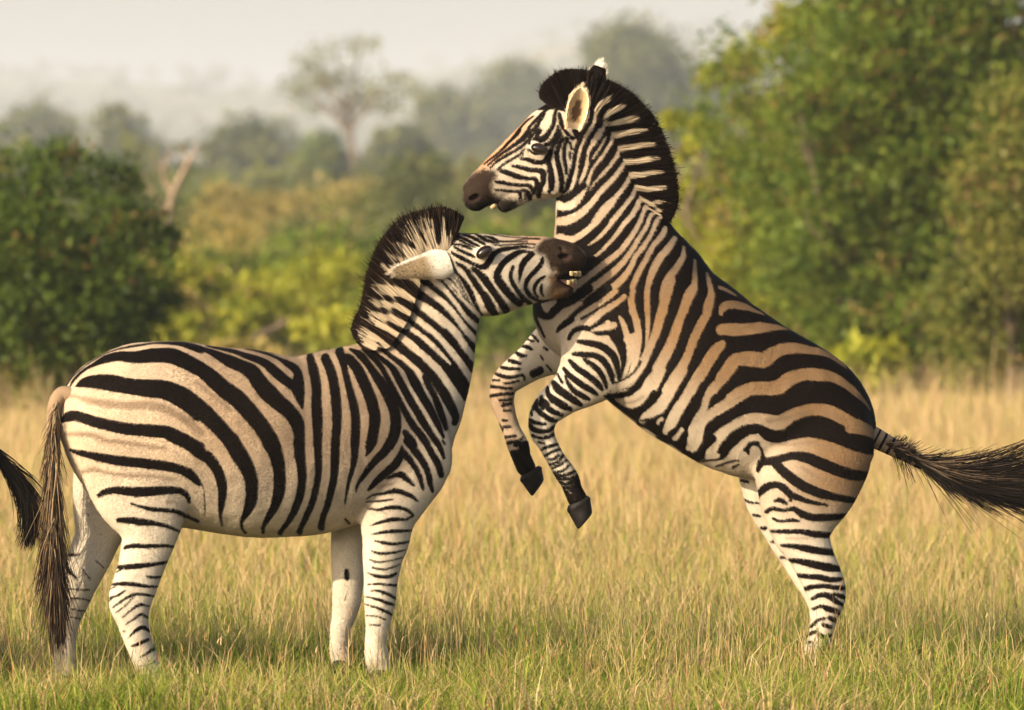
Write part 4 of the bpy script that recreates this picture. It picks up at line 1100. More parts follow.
def plain_material(name, col, rough=0.5, spec=0.5, noise=0.0, scale=60):
    m, nt, out = nodes_of(name)
    b = N(nt, 'ShaderNodeBsdfPrincipled'); b.inputs['Roughness'].default_value = rough
    b.inputs['Specular IOR Level'].default_value = spec
    tc = N(nt, 'ShaderNodeTexCoord')
    nz = N(nt, 'ShaderNodeTexNoise'); nz.inputs['Scale'].default_value = scale; nz.inputs['Detail'].default_value = 5
    nt.links.new(tc.outputs['Object'], nz.inputs['Vector'])
    cr = N(nt, 'ShaderNodeValToRGB')
    c = np.array(col)
    cr.color_ramp.elements[0].position = 0.3; cr.color_ramp.elements[1].position = 0.7
    cr.color_ramp.elements[0].color = (*(c * (1 - noise)), 1); cr.color_ramp.elements[1].color = (*(c * (1 + noise)), 1)
    nt.links.new(nz.outputs[0], cr.inputs[0]); nt.links.new(cr.outputs[0], b.inputs['Base Color'])
    nt.links.new(b.outputs[0], out.inputs[0])
    return m

FUR = fur_material('zebra_fur', (0.0042, 0.0032, 0.0028))
HAIR = fur_material('zebra_hair', (0.0065, 0.0042, 0.0034), rough=0.5, bump=0.0)
HOOF = plain_material('hoof_horn', (0.011, 0.0095, 0.009), 0.55, 0.12, 0.5, 40)
EYE = plain_material('eye_surface', (0.012, 0.007, 0.005), 0.06, 0.6)
TOOTH = plain_material('tooth_enamel', (0.29, 0.22, 0.11), 0.35, 0.5, 0.12, 90)
TONGUE = plain_material('tongue_flesh', (0.50, 0.22, 0.15), 0.35, 0.5, 0.1, 90)

def ribbons(roots, ctrl, tips, w0, w1, segs=4):
    """flat tapered hairs along quadratic curves -> verts, quads, (t along hair)"""
    n = len(roots)
    t = np.linspace(0, 1, segs + 1)
    P = ((1 - t) ** 2)[None, :, None] * roots[:, None] + (2 * t * (1 - t))[None, :, None] * ctrl[:, None] + (t ** 2)[None, :, None] * tips[:, None]
    T = tips - roots; T /= np.linalg.norm(T, axis=1)[:, None] + 1e-9
    side = np.cross(T, RNG.normal(size=(n, 3)) * (0.6, 1.0, 0.6)); side /= np.linalg.norm(side, axis=1)[:, None] + 1e-9
    w = (w0 + (w1 - w0) * t ** 1.5)[None, :, None] * np.ones((n, 1, 1)) / 2
    V = np.stack([P - side[:, None] * w, P + side[:, None] * w], 2).reshape(-1, 3)
    base = (np.arange(n)[:, None] * (segs + 1) + np.arange(segs)[None]) * 2
    Q = np.stack([base, base + 1, base + 3, base + 2], -1).reshape(-1, 4)
    return V, Q, np.repeat(np.tile(t, n), 2)

def leaf_ear(base, tip, side, back, wid, cup, taper=False, thick=0.006, nu=18, nv=15):
    """cupped leaf ear; side = across, back = towards its furry back. returns verts, faces, (u,v,is_back)"""
    base, tip, side, back = [np.asarray(q, float) for q in (base, tip, side, back)]
    ax = tip - base; side = side - ax * (side @ ax) / (ax @ ax); side /= np.linalg.norm(side)
    back = back - ax * (back @ ax) / (ax @ ax); back = back - side * (back @ side); back /= np.linalg.norm(back)
    u = np.linspace(0, 1, nu); v = np.linspace(-1, 1, nv)
    prof = wid * (0.62 + 0.55 * u) * np.clip(1 - u ** 3.0, 0, 1) ** 0.7
    if taper: prof = wid * (1.0 - 0.66 * u ** 0.8) * np.clip(1 - u ** 7, 0, 1) ** 0.5 * (0.72 + 0.28 * np.clip(u / 0.15, 0, 1))
    else: prof[0] = wid * 0.55
    ang = v[None] * (1.9 - 0.9 * u[:, None])            # rolled into a tube at the root, opening upwards
    sgn = np.sin(ang) / np.maximum(np.sin(np.minimum(1.9 - 0.9 * u, math.pi / 2)), .4)[:, None]
    s = prof[:, None] * sgn
    d = -prof[:, None] * cup * (1 - np.cos(ang))
    out = []
    for off in (0, 1):
        out.append(base + u[:, None, None] * ax + s[..., None] * side * (1 - 0.06 * off) + (d - off * thick)[..., None] * back)
    Vv = np.concatenate([o.reshape(-1, 3) for o in out])
    i = np.arange(nu - 1)[:, None] * nv; j = np.arange(nv - 1)[None]
    q = np.stack([i + j, i + j + 1, i + nv + j + 1, i + nv + j], -1).reshape(-1, 4)
    Fq = [q, q[:, ::-1] + nu * nv]
    rim = [r * nv for r in range(nu)] + [(nu - 1) * nv + c for c in range(1, nv)] + [r * nv + nv - 1 for r in range(nu - 2, -1, -1)]
    rim = np.array(rim)
    Fq.append(np.stack([rim[:-1], rim[1:], rim[1:] + nu * nv, rim[:-1] + nu * nv], 1)[:, ::-1])
    uu = np.tile(np.repeat(u, nv), 2); vv = np.tile(np.tile(v, nu), 2); bk = np.repeat([0.0, 1.0], nu * nv)
    return Vv, np.concatenate(Fq), uu, vv, bk

def hoof_mesh(cf, cb, toe, heel, halfw):
    """a hoof: oval coronet at top (px-plane centre), wider sole whose toe and heel are given"""
    cf, cb, toe, heel = [np.asarray(q, float) for q in (cf, cb, toe, heel)]
    top = (cf + cb) / 2; sole_c = (toe + heel) / 2; ax0 = (cf - cb) / 2; ax1 = (toe - heel) / 2
    a = np.linspace(0, 2 * math.pi, 20, endpoint=False)
    rings = []
    for t, sc in ((-0.22, 0.80), (-0.08, 0.96), (0.0, 0.99), (0.08, 1.0), (0.12, 0.97), (0.55, 0.99), (0.88, 1.0), (0.96, 0.95), (1.0, 0.84)):
        c = top + (sole_c - top) * t; ax = ax0 + (ax1 - ax0) * max(t, 0)
        rings.append(c + sc * (np.cos(a)[:, None] * ax + np.sin(a)[:, None] * np.array([0, halfw, 0])))
    Vv = np.concatenate(rings + [top[None] + (top - sole_c) * 0.22, sole_c[None]])
    n = len(a); q = []
    for r in range(len(rings) - 1):
        j = np.arange(n); q.append(np.stack([r * n + j, r * n + (j + 1) % n, (r + 1) * n + (j + 1) % n, (r + 1) * n + j], 1))
    L = len(rings) * n; j = np.arange(n)
    tri = np.concatenate([np.stack([(j + 1) % n, j, np.full(n, L)], 1),
                          np.stack([(len(rings) - 1) * n + j, (len(rings) - 1) * n + (j + 1) % n, np.full(n, L + 1)], 1)])
    return Vv, [np.concatenate(q), tri]

def build_zebra(spec):
    Yc = spec['Yc']; root = spec['root']; R0 = np.array(root.location)
    cw = {k: chain_world(st, Yc) for k, (st, kk) in spec['chains'].items()}
    allS = np.concatenate(list(cw.values()))
    lo = (allS[:, :3] - allS[:, 3:4]).min(0) - 0.05; hi = (allS[:, :3] + allS[:, 3:4]).max(0) + 0.05
    ym = (allS[:, 1] - allS[:, 3] * allS[:, 4]).min() - 0.06; yM = (allS[:, 1] + allS[:, 3] * allS[:, 4]).max() + 0.06
    lo[1], hi[1] = ym, yM
    fld = Field(lo, hi, spec.get('voxel', 0.0062))
    for k, (st, kk) in spec['chains'].items():
        fld.add_chain(cw[k], kk)
    for (px, py, dY, rx, ry, rz, k, rot) in spec.get('bulges', []):
        Y = float(Yc(px)) + dY
        for s in (-1, 1):
            Yq = float(Yc(px)) + s * abs(dY) if dY else Y
            m = mpp(Yq); fld.blob(W(px, py, Yq), (rx * m, ry, rz * m), k, rot=math.radians(rot))
            if not dY: break
    # cuts on both cheeks: nostrils, mouth corner
    for (px, py, rx, rz, depth, rot) in spec.get('cuts', []):
        p = W(px, py, float(Yc(px)) - 0.05); m = mpp(float(Yc(px)))
        yn, yf = fld.near_y(p[0], p[2]), fld.far_y(p[0], p[2])
        if yn is None: continue
        for y in (yn, yf):
            fld.blob((p[0], y, p[2]), (rx * m, depth, rz * m), 0.008, sub=True, rot=math.radians(rot))
    V, Q = fld.surface()
    V = relax(V, Q, 3)
    # which limb a vertex belongs to
    x, y, z = V.T
    dist = {k: chain_sd(S, x, y, z) for k, S in cw.items()}
    far = np.minimum.reduce([dist[k] for k in spec['far']])
    rest = np.minimum.reduce([dist[k] for k in dist if k not in spec['far']])
    is_far = far < rest
    limb = np.minimum.reduce([dist[k] for k in dist if 'hind' in k or 'fore' in k]); trunk_ = np.minimum.reduce([dist[k] for k in dist if not ('hind' in k or 'fore' in k)])
    V = V + (relief(V) * (0.25 + 0.75 * sstep(-0.01, 0.06, limb - trunk_)))[:, None] * normals(V, Q)
    def survey(X, Z, off):
        px = np.full(len(X), 400.0)
        for _ in range(4):
            Y = Yc(px) + off(px); px = 512 + X * FOC / (CAM_D + Y) * 1.0
        bb = np.tan(np.arctan2(Z - CAM_H, CAM_D + Y) + PITCH)
        a = X / (CAM_D + Y) * (np.cos(PITCH) + bb * np.sin(PITCH))
        return np.stack([512 + a * FOC, 355 - bb * FOC], 1)
    Qn = survey(x, z, spec['near_off']); Qf = survey(x, z, lambda p: 0.10 + 0 * p)
    marks = parse_marks(spec['marks']); marksF = parse_marks(spec['marks_far']); shadow = parse_marks(spec['shadow'])
    sd = paint(marks, Qn)
    sdf = paint(marksF, Qf)
    sd = np.where(is_far, sdf, sd) + spec.get('gain', 0.0)
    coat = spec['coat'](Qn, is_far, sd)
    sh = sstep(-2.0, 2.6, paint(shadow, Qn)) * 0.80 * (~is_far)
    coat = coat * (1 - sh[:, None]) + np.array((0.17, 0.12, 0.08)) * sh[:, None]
    coat, sd = spec['muzzle'](Qn, coat, sd, is_far)
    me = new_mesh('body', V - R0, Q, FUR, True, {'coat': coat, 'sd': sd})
    body = obj('body', me, root)
    # short fur lying along the coat
    tri = np.concatenate([Q[:, [0, 1, 2]], Q[:, [0, 2, 3]]])
    ar = np.linalg.norm(np.cross(V[tri[:, 1]] - V[tri[:, 0]], V[tri[:, 2]] - V[tri[:, 0]]), axis=1)
    bare = np.zeros(len(V), bool)
    for (ex, ey, rr) in spec['bare']: bare |= np.hypot(Qn[:, 0] - ex, Qn[:, 1] - ey) < rr
    ar[bare[tri].any(1)] = 0
    nf = 260000; ti = RNG.choice(len(tri), nf, p=ar / ar.sum())
    w1, w2 = RNG.random(nf), RNG.random(nf); fl = w1 + w2 > 1; w1[fl] = 1 - w1[fl]; w2[fl] = 1 - w2[fl]
    bar = np.stack([1 - w1 - w2, w1, w2], 1)
    NV = normals(V, Q); mixv = lambda A: (A[tri[ti]] * bar[:, :, None]).sum(1)
    p0, nn, cc = mixv(V), mixv(NV), mixv(coat); ss = (sd[tri[ti]] * bar).sum(1)
    flow = np.array(spec['flow']) + RNG.normal(0, 0.45, (nf, 3)); flow = flow - nn * (flow * nn).sum(1)[:, None]; flow /= np.linalg.norm(flow, axis=1)[:, None] + 1e-9
    sidev = np.cross(nn, flow); L = RNG.uniform(0.006, 0.013, (nf, 1)); wv = 0.0013
    tipp = p0 + flow * L + nn * L * RNG.uniform(0.08, 0.38, (nf, 1))
    FV = np.stack([p0 - sidev * wv, p0 + sidev * wv, tipp], 1).reshape(-1, 3)
    FT = np.arange(nf * 3).reshape(-1, 3)
    hv_ = RNG.uniform(0.89, 1.10, (nf, 1))
    obj('coat_hair', new_mesh('coat_hair', FV - R0, FT, HAIR, True, {'coat': np.repeat(cc * hv_, 3, 0), 'sd': np.repeat(ss, 3)}), body)
    # eyes
    for (px, py, rx, rz, rot) in spec['eyes']:
        p = W(px, py, float(Yc(px)) - 0.08); m = mpp(float(Yc(px)) - 0.08)
        for near in (True, False):
            yy = fld.near_y(p[0], p[2]) if near else fld.far_y(p[0], p[2])
            s = 1 if near else -1
            u = np.linspace(0, math.pi, 13)[:, None]; v = np.linspace(0, 2 * math.pi, 20, endpoint=False)[None]
            ex = rx * m * np.sin(u) * np.cos(v); ez = rz * m * np.sin(u) * np.sin(v); ey = 0.012 * np.cos(u) + 0 * v
            c, sn = math.cos(math.radians(rot)), math.sin(math.radians(rot))
            E = np.stack([p[0] + ex * c - ez * sn, yy - s * 0.0035 + ey, p[2] + ex * sn + ez * c], -1).reshape(-1, 3)
            i = np.arange(12)[:, None] * 20; j = np.arange(20)[None]
            q = np.stack([i + j, i + (j + 1) % 20, i + 20 + (j + 1) % 20, i + 20 + j], -1).reshape(-1, 4)
            eo = obj('eye', new_mesh('eye', E - R0, q, EYE), root)
            # lids: a rolled rim round the eye
            a = np.linspace(0, 2 * math.pi, 25)
            lid = np.stack([p[0] + 1.06 * rx * m * np.cos(a) * c - 1.1 * rz * m * np.sin(a) * sn, np.full(25, yy - s * 0.0075),
                            p[2] + 1.06 * rx * m * np.cos(a) * sn + 1.1 * rz * m * np.sin(a) * c], 1)
            lv, lq = tube(lid, np.full(25, 0.0034) * (1 + 0.5 * np.clip(np.sin(a), 0, 1)), 6)
            obj('eyelid', new_mesh('eyelid', lv - R0, lq, FUR, True, {'coat': np.tile((0.022, 0.015, 0.012), (len(lv), 1)), 'sd': np.full(len(lv), -5.0)}), eo)
    # mane
    pr = np.array(spec['mane'], float)
    n = spec['mane_n']
    g = RNG.random(n) * (len(pr) - 1)
    pr = catmull(pr, 4); g = RNG.random(n) * (len(pr) - 1.001); i0 = g.astype(int); f = (g - i0)[:, None]
    bt = pr[i0] * (1 - f) + pr[i0 + 1] * f
    ln = RNG.normal(0.94, 0.085, (n, 1)); ln = np.clip(ln, 0.6, 1.08); st_ = RNG.random(n) < 0.10; ln[st_] += np.abs(RNG.normal(0, 0.09, (st_.sum(), 1)))
    d = bt[:, 2:] - bt[:, :2]
    lean = RNG.normal(0, 0.04, (n, 1)) * np.stack([-d[:, 1], d[:, 0]], 1)
    yb = RNG.uniform(-1, 1, n); Yb = Yc(bt[:, 0]) + yb * spec['mane_half']; Yt = Yc(bt[:, 0]) + yb * spec['mane_half'] * 0.75 + RNG.normal(0, 0.008, n)
    outer = np.abs(yb) > 0.55; hug = np.where(outer, RNG.uniform(*spec.get('hug', (0.06, 0.18)), n), 0.06)
    Yb = np.where(outer, Yc(bt[:, 0]) + np.sign(yb) * (spec['mane_half'] + 0.075 * hug), Yb)
    b0 = bt[:, :2] - d * hug[:, None]; t0 = bt[:, :2] + d * ln + lean; c0 = bt[:, :2] + d * 0.5 + lean * 0.2 + RNG.normal(0, 0.8, (n, 2))
    roots, ctrl, tips = W(*b0.T, Yb), W(*c0.T, (Yb + Yt) / 2), W(*t0.T, Yt)
    Vh, Qh, th = ribbons(roots, ctrl, tips, 0.0034, 0.0013)
    Qp = survey(Vh[:, 0], Vh[:, 2], lambda p: -0.03 + 0 * p)
    hs = paint(marks, Qp) + spec.get('mane_gain', 0.0)
    ks = np.repeat(RNG.normal(0, 0.09, n), len(th) // n)
    tt = th * np.repeat(ln[:, 0], len(th) // n) + ks
    hs = np.where(tt > spec['mane_dark'], 5.0, hs)
    hc = np.tile((0.38, 0.31, 0.22), (len(Vh), 1)) * np.repeat(RNG.uniform(0.88, 1.10, n), len(th) // n)[:, None]
    brown = np.repeat(RNG.random(n) < spec.get('mane_brown', 0.0), len(th) // n) & (hs > 0)
    hc[brown] = (0.034, 0.019, 0.012); hs[brown] = -5
    obj('mane', new_mesh('mane', Vh - R0, Qh, HAIR, True, {'coat': hc, 'sd': hs}), root)
    # ears
    for (base, tip, side, back, wid, cup, colf) in spec['ears']:
        ev, ef, uu, vv, bk = leaf_ear(base, tip, side, back, wid, cup, spec.get('ear_taper', False))
        c, s = colf(uu, vv, bk)
        eo = obj('ear', new_mesh('ear', ev - R0, ef, FUR, True, {'coat': c, 'sd': s}), root)
        # woolly hair over the ear and along its rim
        ne = 1300; okv = np.nonzero((bk < 0.5) | (np.abs(vv) > 0.93))[0]; k = okv[RNG.integers(0, len(okv), ne)]; axd = np.asarray(tip, float) - np.asarray(base, float); axd /= np.linalg.norm(axd)
        en = normals(ev, ef)[k]; p0 = ev[k] + RNG.normal(0, .003, (ne, 3))
        rim_ = (np.abs(vv[k]) > 0.85)[:, None]
        L = RNG.uniform(0.008, 0.018, (ne, 1)) * np.where(rim_, 0.9, 1.0)
        dv = axd * 0.9 + en * RNG.uniform(0.05, 0.45, (ne, 1)) + RNG.normal(0, 0.22, (ne, 3))
        sv = np.cross(dv, en); sv /= np.linalg.norm(sv, axis=1)[:, None] + 1e-9
        FV = np.stack([p0 - sv * 0.0012, p0 + sv * 0.0012, p0 + dv * L], 1).reshape(-1, 3)
        obj('ear_hair', new_mesh('ear_hair', FV - R0, np.arange(ne * 3).reshape(-1, 3), HAIR, True, {'coat': np.repeat(c[k] * RNG.uniform(.8, 1.15, (ne, 1)), 3, 0), 'sd': np.repeat(s[k], 3)}), eo)
    # hooves
    for (cfr, cba, toe, heel, dY) in spec['hooves']:
        P3 = [W(q[0], q[1], float(Yc(q[0])) + dY) for q in (cfr, cba, toe, heel)]
        hv, hf = hoof_mesh(*P3, np.linalg.norm(P3[2] - P3[3]) * 0.44)
        obj('hoof', new_mesh('hoof', hv - R0, hf, HOOF), root)
    return cw

def dock_and_hair(root, name, path, rad, Yf, hair, stripes=True, tan=(0.42, 0.32, 0.23)):
    """tail: tapered dock with cross bars, and its hairs as a child"""
    R0 = np.array(root.location)
    pts = catmull(np.array(path, float), 6)
    P3 = W(pts[:, 0], pts[:, 1], Yf(pts[:, 0], pts[:, 1]))
    r = np.interp(np.linspace(0, 1, len(pts)), np.linspace(0, 1, len(rad)), rad) * mpp(0)
    v, q = tube(P3, r, 12)
    ring = np.repeat(np.arange(len(pts)), 12) / len(pts)
    sdv = np.where((np.sin(ring * 62) > 0.25) & stripes, 3.0, -3.0)
    to = obj(name, new_mesh(name, v - R0, q, FUR, True, {'coat': np.tile(tan, (len(v), 1)), 'sd': sdv}), root)
    roots, ctrl, tips, cols, sds, w = hair
    Vh, Qh, th = ribbons(roots, ctrl, tips, w, 0.0012, 6)
    k = len(th) // len(roots)
    t = th[:, None]
    c0 = np.repeat(cols[0], k, 0); c1 = np.repeat(cols[1], k, 0)
    obj('tail_hair', new_mesh('tail_hair', Vh - R0, Qh, HAIR, True, {'coat': c0 * (1 - t) + c1 * t, 'sd': np.full(len(th), -5.0)}), to)
    return to
# ------------------------------------------------------------------ the two fighting zebras
WHITE = np.array((0.50, 0.445, 0.365)); TAN = np.array((0.235, 0.163, 0.102)); MUZZLE = np.array((0.026, 0.017, 0.012))

def mixc(a, b, t): return a * (1 - t[:, None]) + b * t[:, None]
def win_poly(w, txt):
    A = np.array([[float(q) for q in p.split(',')] for p in txt.split()]); return windows_to_px(w, A)[0]

# ---- the biting zebra, side on, standing
def bite_Y(px): return -0.06 + (np.asarray(px, float) - 60) / 400.0 * 0.29
B_MUZ = win_poly('K', '525,205 548,160 590,118 680,100 760,112 860,150 905,200 950,260 955,320 930,365 880,385 820,388 790,400 860,440 880,500 840,560 780,610 690,610 655,590 640,520 660,470 640,420 690,375 650,330 625,285 600,240 560,228')
B_NOSE = win_poly('K', '705,248 760,232 812,240 800,262 740,268 708,264')
B_MOUTH = win_poly('K', '690,400 760,390 900,375 900,470 860,480 800,500 700,450')
def bite_coat(Q, far, sd):
    t = sstep(560, 430, Q[:, 1]) * np.interp(Q[:, 0], (60, 150, 210, 380, 450), (0.16, 0.32, 0.92, 0.90, 0.25))
    t = np.maximum(t, 0.30 * sstep(470, 380, Q[:, 0]) * sstep(350, 420, Q[:, 0]) * sstep(470, 400, Q[:, 1]))
    t = t * np.where(far, 0.25, 1.0)
    c = mixc(WHITE, TAN, t)
    dust = 0.45 * sstep(22, 4, np.abs(Q[:, 1] - (500 + (Q[:, 0] - 190) * 0.02 + 12))) * sstep(300, 200, Q[:, 0]) * sstep(185, 215, Q[:, 0])
    pink = 0.55 * sstep(260, 150, Q[:, 0]) * sstep(530, 440, Q[:, 1]) * (~far)
    c = mixc(c, np.array((0.45, 0.32, 0.205)), pink)
    c = mixc(c, np.array((0.20, 0.145, 0.09)), 0.55 * sstep(640, 688, Q[:, 1]))
    return mixc(c, np.array((0.45, 0.36, 0.26)), dust * 0.4)
def bite_muzzle(Q, coat, sd, far):
    m = sstep(-5.0, 2.5, poly_sd(B_MUZ, Q))
    warm = sstep(0, 1, np.clip((Q[:, 1] - 262) / 26, 0, 1))
    mc = np.array((1.0, 1.0, 1.0)) * (0.75 + 0.9 * np.random.default_rng(3).random(len(Q)))[:, None] * mixc(MUZZLE, np.array((0.15, 0.085, 0.045)), warm * sstep(572, 552, Q[:, 0]))
    coat = coat * (1 - m[:, None]) + mc * m[:, None]
    sd = np.where(m > 0.45, np.minimum(sd, -3), sd)
    nose = sstep(486, 545, Q[:, 0]) * sstep(250, 240, Q[:, 1]) * 0.75 * (1 - m)
    coat = mixc(coat, np.array((0.36, 0.20, 0.11)), nose)
    for P in (B_NOSE, B_MOUTH):
        n = sstep(-1.0, 1.0, poly_sd(P, Q)); coat = coat * (1 - n[:, None]) + np.array((0.02, 0.012, 0.01)) * n[:, None]
    return coat, sd

rootB = thing('zebra', 'zebra standing on all four legs and biting the rearing zebra on the neck', 'zebra',
              tuple(W(220, 694, 0.05)), 'zebras fighting in the grass')
def ear_white(uu, vv, bk):
    c = np.tile((0.66, 0.60, 0.50), (len(uu), 1))
    c = np.where((bk > 0.5)[:, None] & (np.abs(vv) < 0.8)[:, None], (0.30, 0.23, 0.13), c)
    low = (bk < 0.5) & (vv < -0.12) & (uu > 0.24)
    lw = (sstep(0.62, 0.40, vv) * sstep(0.20, 0.42, uu) * (bk < 0.5))[:, None]
    c = c * (1 - lw) + np.array((0.27, 0.20, 0.115)) * lw
    ed = (np.exp(-((vv - 0.50) / 0.09) ** 2) * sstep(0.25, 0.6, uu) * (bk < 0.5))[:, None] * 0.75
    c = c * (1 - ed) + np.array((0.12, 0.08, 0.05)) * ed
    c = np.where((uu > 0.93)[:, None], (0.55, 0.46, 0.33), c)
    c = c * np.where((bk < 0.5) & (uu > 0.18) & (uu < 0.46) & (vv > 0.6), 0.45 + 0.5 * RNG.random(len(uu)), 1.0)[:, None]
    s = np.full(len(uu), -5.0)
    return c, s
bY = lambda px: float(bite_Y(px))
spec_bite = dict(
    Yc=bite_Y, root=rootB, marks=BITER_BODY, marks_far=BITER_FAR, shadow=BITER_SHADOW,
    near_off=lambda p: np.interp(p, (60, 130, 350, 420, 470, 580), (-0.18, -0.24, -0.24, -0.14, -0.09, -0.07)),
    coat=bite_coat, muzzle=bite_muzzle,
    chains={
        'torso': ([(104, 416, 46, 0, .85), (128, 420, 70, 0, .76), (160, 432, 91, 0, .72), (200, 437, 92, 0, .77), (250, 444, 93, 0, .83),
                   (300, 446, 89, 0, .80), (345, 438, 88, 0, .70), (378, 440, 71, 0, .70), (402, 452, 45, 0, .9)], .04),
        'neck': ([(385, 428, 58, 0, .62), (406, 408, 56, 0, .52), (424, 367, 48, 0, .48), (438, 327, 38.5, 0, .5), (446, 290, 36, 0, .5), (454, 266, 29, 0, .6)], .035),
        'crest': ([(350, 376, 29, 0, .5), (374, 366, 26, 0, .42), (392, 350, 19, 0, .4), (408, 325, 14, 0, .4)], .03),
        'head': ([(460, 258, 25, 0, .72), (482, 273.5, 41, 0, .50), (512, 271, 35.5, 0, .52), (538, 267, 30, 0, .54), (553, 258.5, 20, 0, .72), (566, 257.3, 15.8, 0, .9), (574.5, 258.8, 12.3, 0, 1.0)], .02),
        'jaw': ([(515, 280, 27, 0, .5), (541, 286, 14.5, 0, .75), (556, 289.3, 10.2, 0, .95), (566, 290.3, 7.6, 0, 1.1)], .012),
        'near_hind': ([(128, 440, 56, -.12, .5), (140, 482, 51, -.13, .5), (148, 510, 37.5, -.14, .55), (149.5, 533, 28, -.14, .6), (143, 560, 23.5, -.13, .62),
                       (135, 585, 22, -.13, .6), (130, 601, 21, -.13, .62), (132, 617, 16.3, -.13, .75), (136, 635, 13.8, -.13, .85), (142, 652, 12.6, -.13, .9), (149, 668, 12.8, -.13, .95), (154, 684, 12.5, -.13, .95)], .03),
        'near_fore': ([(403, 462, 45, -.09, .6), (395, 495, 33, -.12, .65), (388, 515, 28, -.13, .7), (386, 540, 23.3, -.13, .72), (383, 557, 20, -.13, .78), (381, 580, 16.8, -.13, .82),
                       (380, 598, 15.7, -.13, .85), (379, 612, 13.8, -.13, .85), (377, 630, 11, -.13, .9), (375.5, 645, 10.4, -.13, .95), (376.5, 657, 11.5, -.13, .95), (380, 668, 11, -.13, .95)], .03),
        'far_hind': ([(118, 462, 44, .12, .5), (107, 500, 34, .13, .52), (99, 533, 23.5, .14, .6), (90, 556, 21.5, .14, .65), (80, 580, 18.5, .14, .7), (73, 600, 16, .14, .75), (67, 620, 13, .14, .85),
                      (65, 640, 11.5, .14, .9), (65, 660, 11, .14, .9), (65.5, 678, 12.3, .14, .95), (66, 690, 11.5, .14, .95)], .03),
        'far_fore': ([(378, 490, 36, .11, .55), (353, 520, 20, .13, .7), (348, 545, 17, .13, .78), (348, 575, 15.5, .13, .82), (347, 598, 14.5, .13, .85), (344, 615, 12, .13, .85),
                      (340, 632, 9.6, .13, .95), (339, 648, 9.2, .13, .95), (341, 660, 10, .13, .95)], .03),
    },
    far=('far_hind', 'far_fore'),
    bulges=[(484, 252, 0.085, 11, .022, 8, .012, 25), (492, 290, 0.055, 24, .03, 22, .03, 0), (410, 440, 0.13, 38, .06, 48, .05, 20),
            (395, 505, 0.14, 20, .045, 18, .03, 0)],
    cuts=[(564.5, 256.5, 6.2, 2.5, .022, 4), (562, 248, 2.2, 4.0, .007, 20), (553, 268, 1.6, 8.0, .006, 35), (567, 278, 10, 3.6, .035, -4)],
    eyes=[(484.2, 252.3, 7.6, 4.3, 33)],
    mane=[(368, 350, 359, 345), (384, 345, 354, 328), (393, 332, 362, 309), (401, 319, 367, 291), (407, 304, 370, 274), (411, 291, 377, 254), (417, 276, 387, 237),
          (427, 259, 405, 219), (437, 250, 427, 212), (447, 244, 446, 210), (455, 239, 463, 218)],
    bare=[(484.2, 252.3, 10), (564.5, 256.5, 8), (572, 278, 9)], ear_taper=True, mane_gain=0.6, hug=(0.05, 0.16), mane_n=30000, mane_half=0.046, mane_dark=0.74, mane_brown=0.14, flow=(-0.8, 0.0, -0.6), gain=0.1,
    ears=[(W(450, 259, bY(447) - .075), W(388.5, 273.5, bY(386) - .15), (0.15, 0.5, 1.0), (0.05, -0.72, 0.69), 0.078, 0.42, ear_white),
          (W(449, 255, bY(447) + .095), W(396, 262, bY(386) + .20), (0.15, 0.5, 1.0), (0.1, 0.75, 0.75), 0.052, 0.75, ear_white)],
    hooves=[((167, 688), (146, 688), (174, 701), (147, 701), -.13), ((76, 693), (56, 693), (80, 706), (54, 706), .14), ((391, 671), (371, 671), (396, 684), (369, 684), -.13), ((351, 662), (332, 662), (355, 675), (330, 675), .13)],
)
build_zebra(spec_bite)

def teeth_row(root, pts, Yf, size):
    R0 = np.array(root.location); Vs, Qs = [], []
    for k, (px, py, w, h, dY, rot) in enumerate(pts):
        c = W(px, py, Yf(px) + dY); m = mpp(Yf(px))
        g = np.array([(sx, sy, sz) for sx in (-1, 1) for sy in (-1, 1) for sz in (-1, 1)], float)
        taper = 1 - 0.12 * (g[:, 2:3] < 0)
        p = g * (w * m / 2, 0.007, h * m / 2) * np.concatenate([taper, taper, np.ones_like(taper)], 1)
        a = math.radians(rot); p = np.stack([p[:, 0] * math.cos(a) - p[:, 2] * math.sin(a), p[:, 1], p[:, 0] * math.sin(a) + p[:, 2] * math.cos(a)], 1)
        Vs.append(p + c - R0); Qs.append(np.array([(0, 1, 3, 2), (4, 6, 7, 5), (0, 4, 5, 1), (2, 3, 7, 6), (0, 2, 6, 4), (1, 5, 7, 3)]) + 8 * k)
    o = obj('teeth', new_mesh('teeth', np.concatenate(Vs), np.concatenate(Qs), TOOTH, False), root)
    bv = o.modifiers.new('round', 'BEVEL'); bv.width = 0.0045; bv.segments = 2
    return o
Ym = lambda px: float(bite_Y(px))
teeth_row(rootB, [(571.5, 273.6, 4.4, 5, -.040, 0), (575.8, 273.8, 4.2, 5.4, -.028, 0), (579.4, 273.8, 4.0, 6, -.012, 5), (579.4, 273.8, 4.0, 6, .012, 5),
                  (568.5, 282.5, 4.2, 5, -.034, 0), (572, 281.8, 4.2, 5.5, -.024, 0), (575, 281.3, 4.0, 5.5, -.010, 8), (575, 281.3, 4.0, 5.5, .010, 8)], Ym, 1)
def tongue(root, path, rad, Yf):
    R0 = np.array(root.location); p = catmull(np.array(path, float), 5)
    P3 = W(p[:, 0], p[:, 1], np.array([Yf(q) for q in p[:, 0]]))
    v, q = tube(P3, np.interp(np.linspace(0, 1, len(p)), np.linspace(0, 1, len(rad)), rad) * mpp(0), 10)
    return obj('tongue', new_mesh('tongue', v - R0, q, TONGUE), root)
tongue(rootB, [(556, 283), (564, 283.5), (570, 285), (574, 286)], (4, 4.5, 4.5, 1.0), Ym)

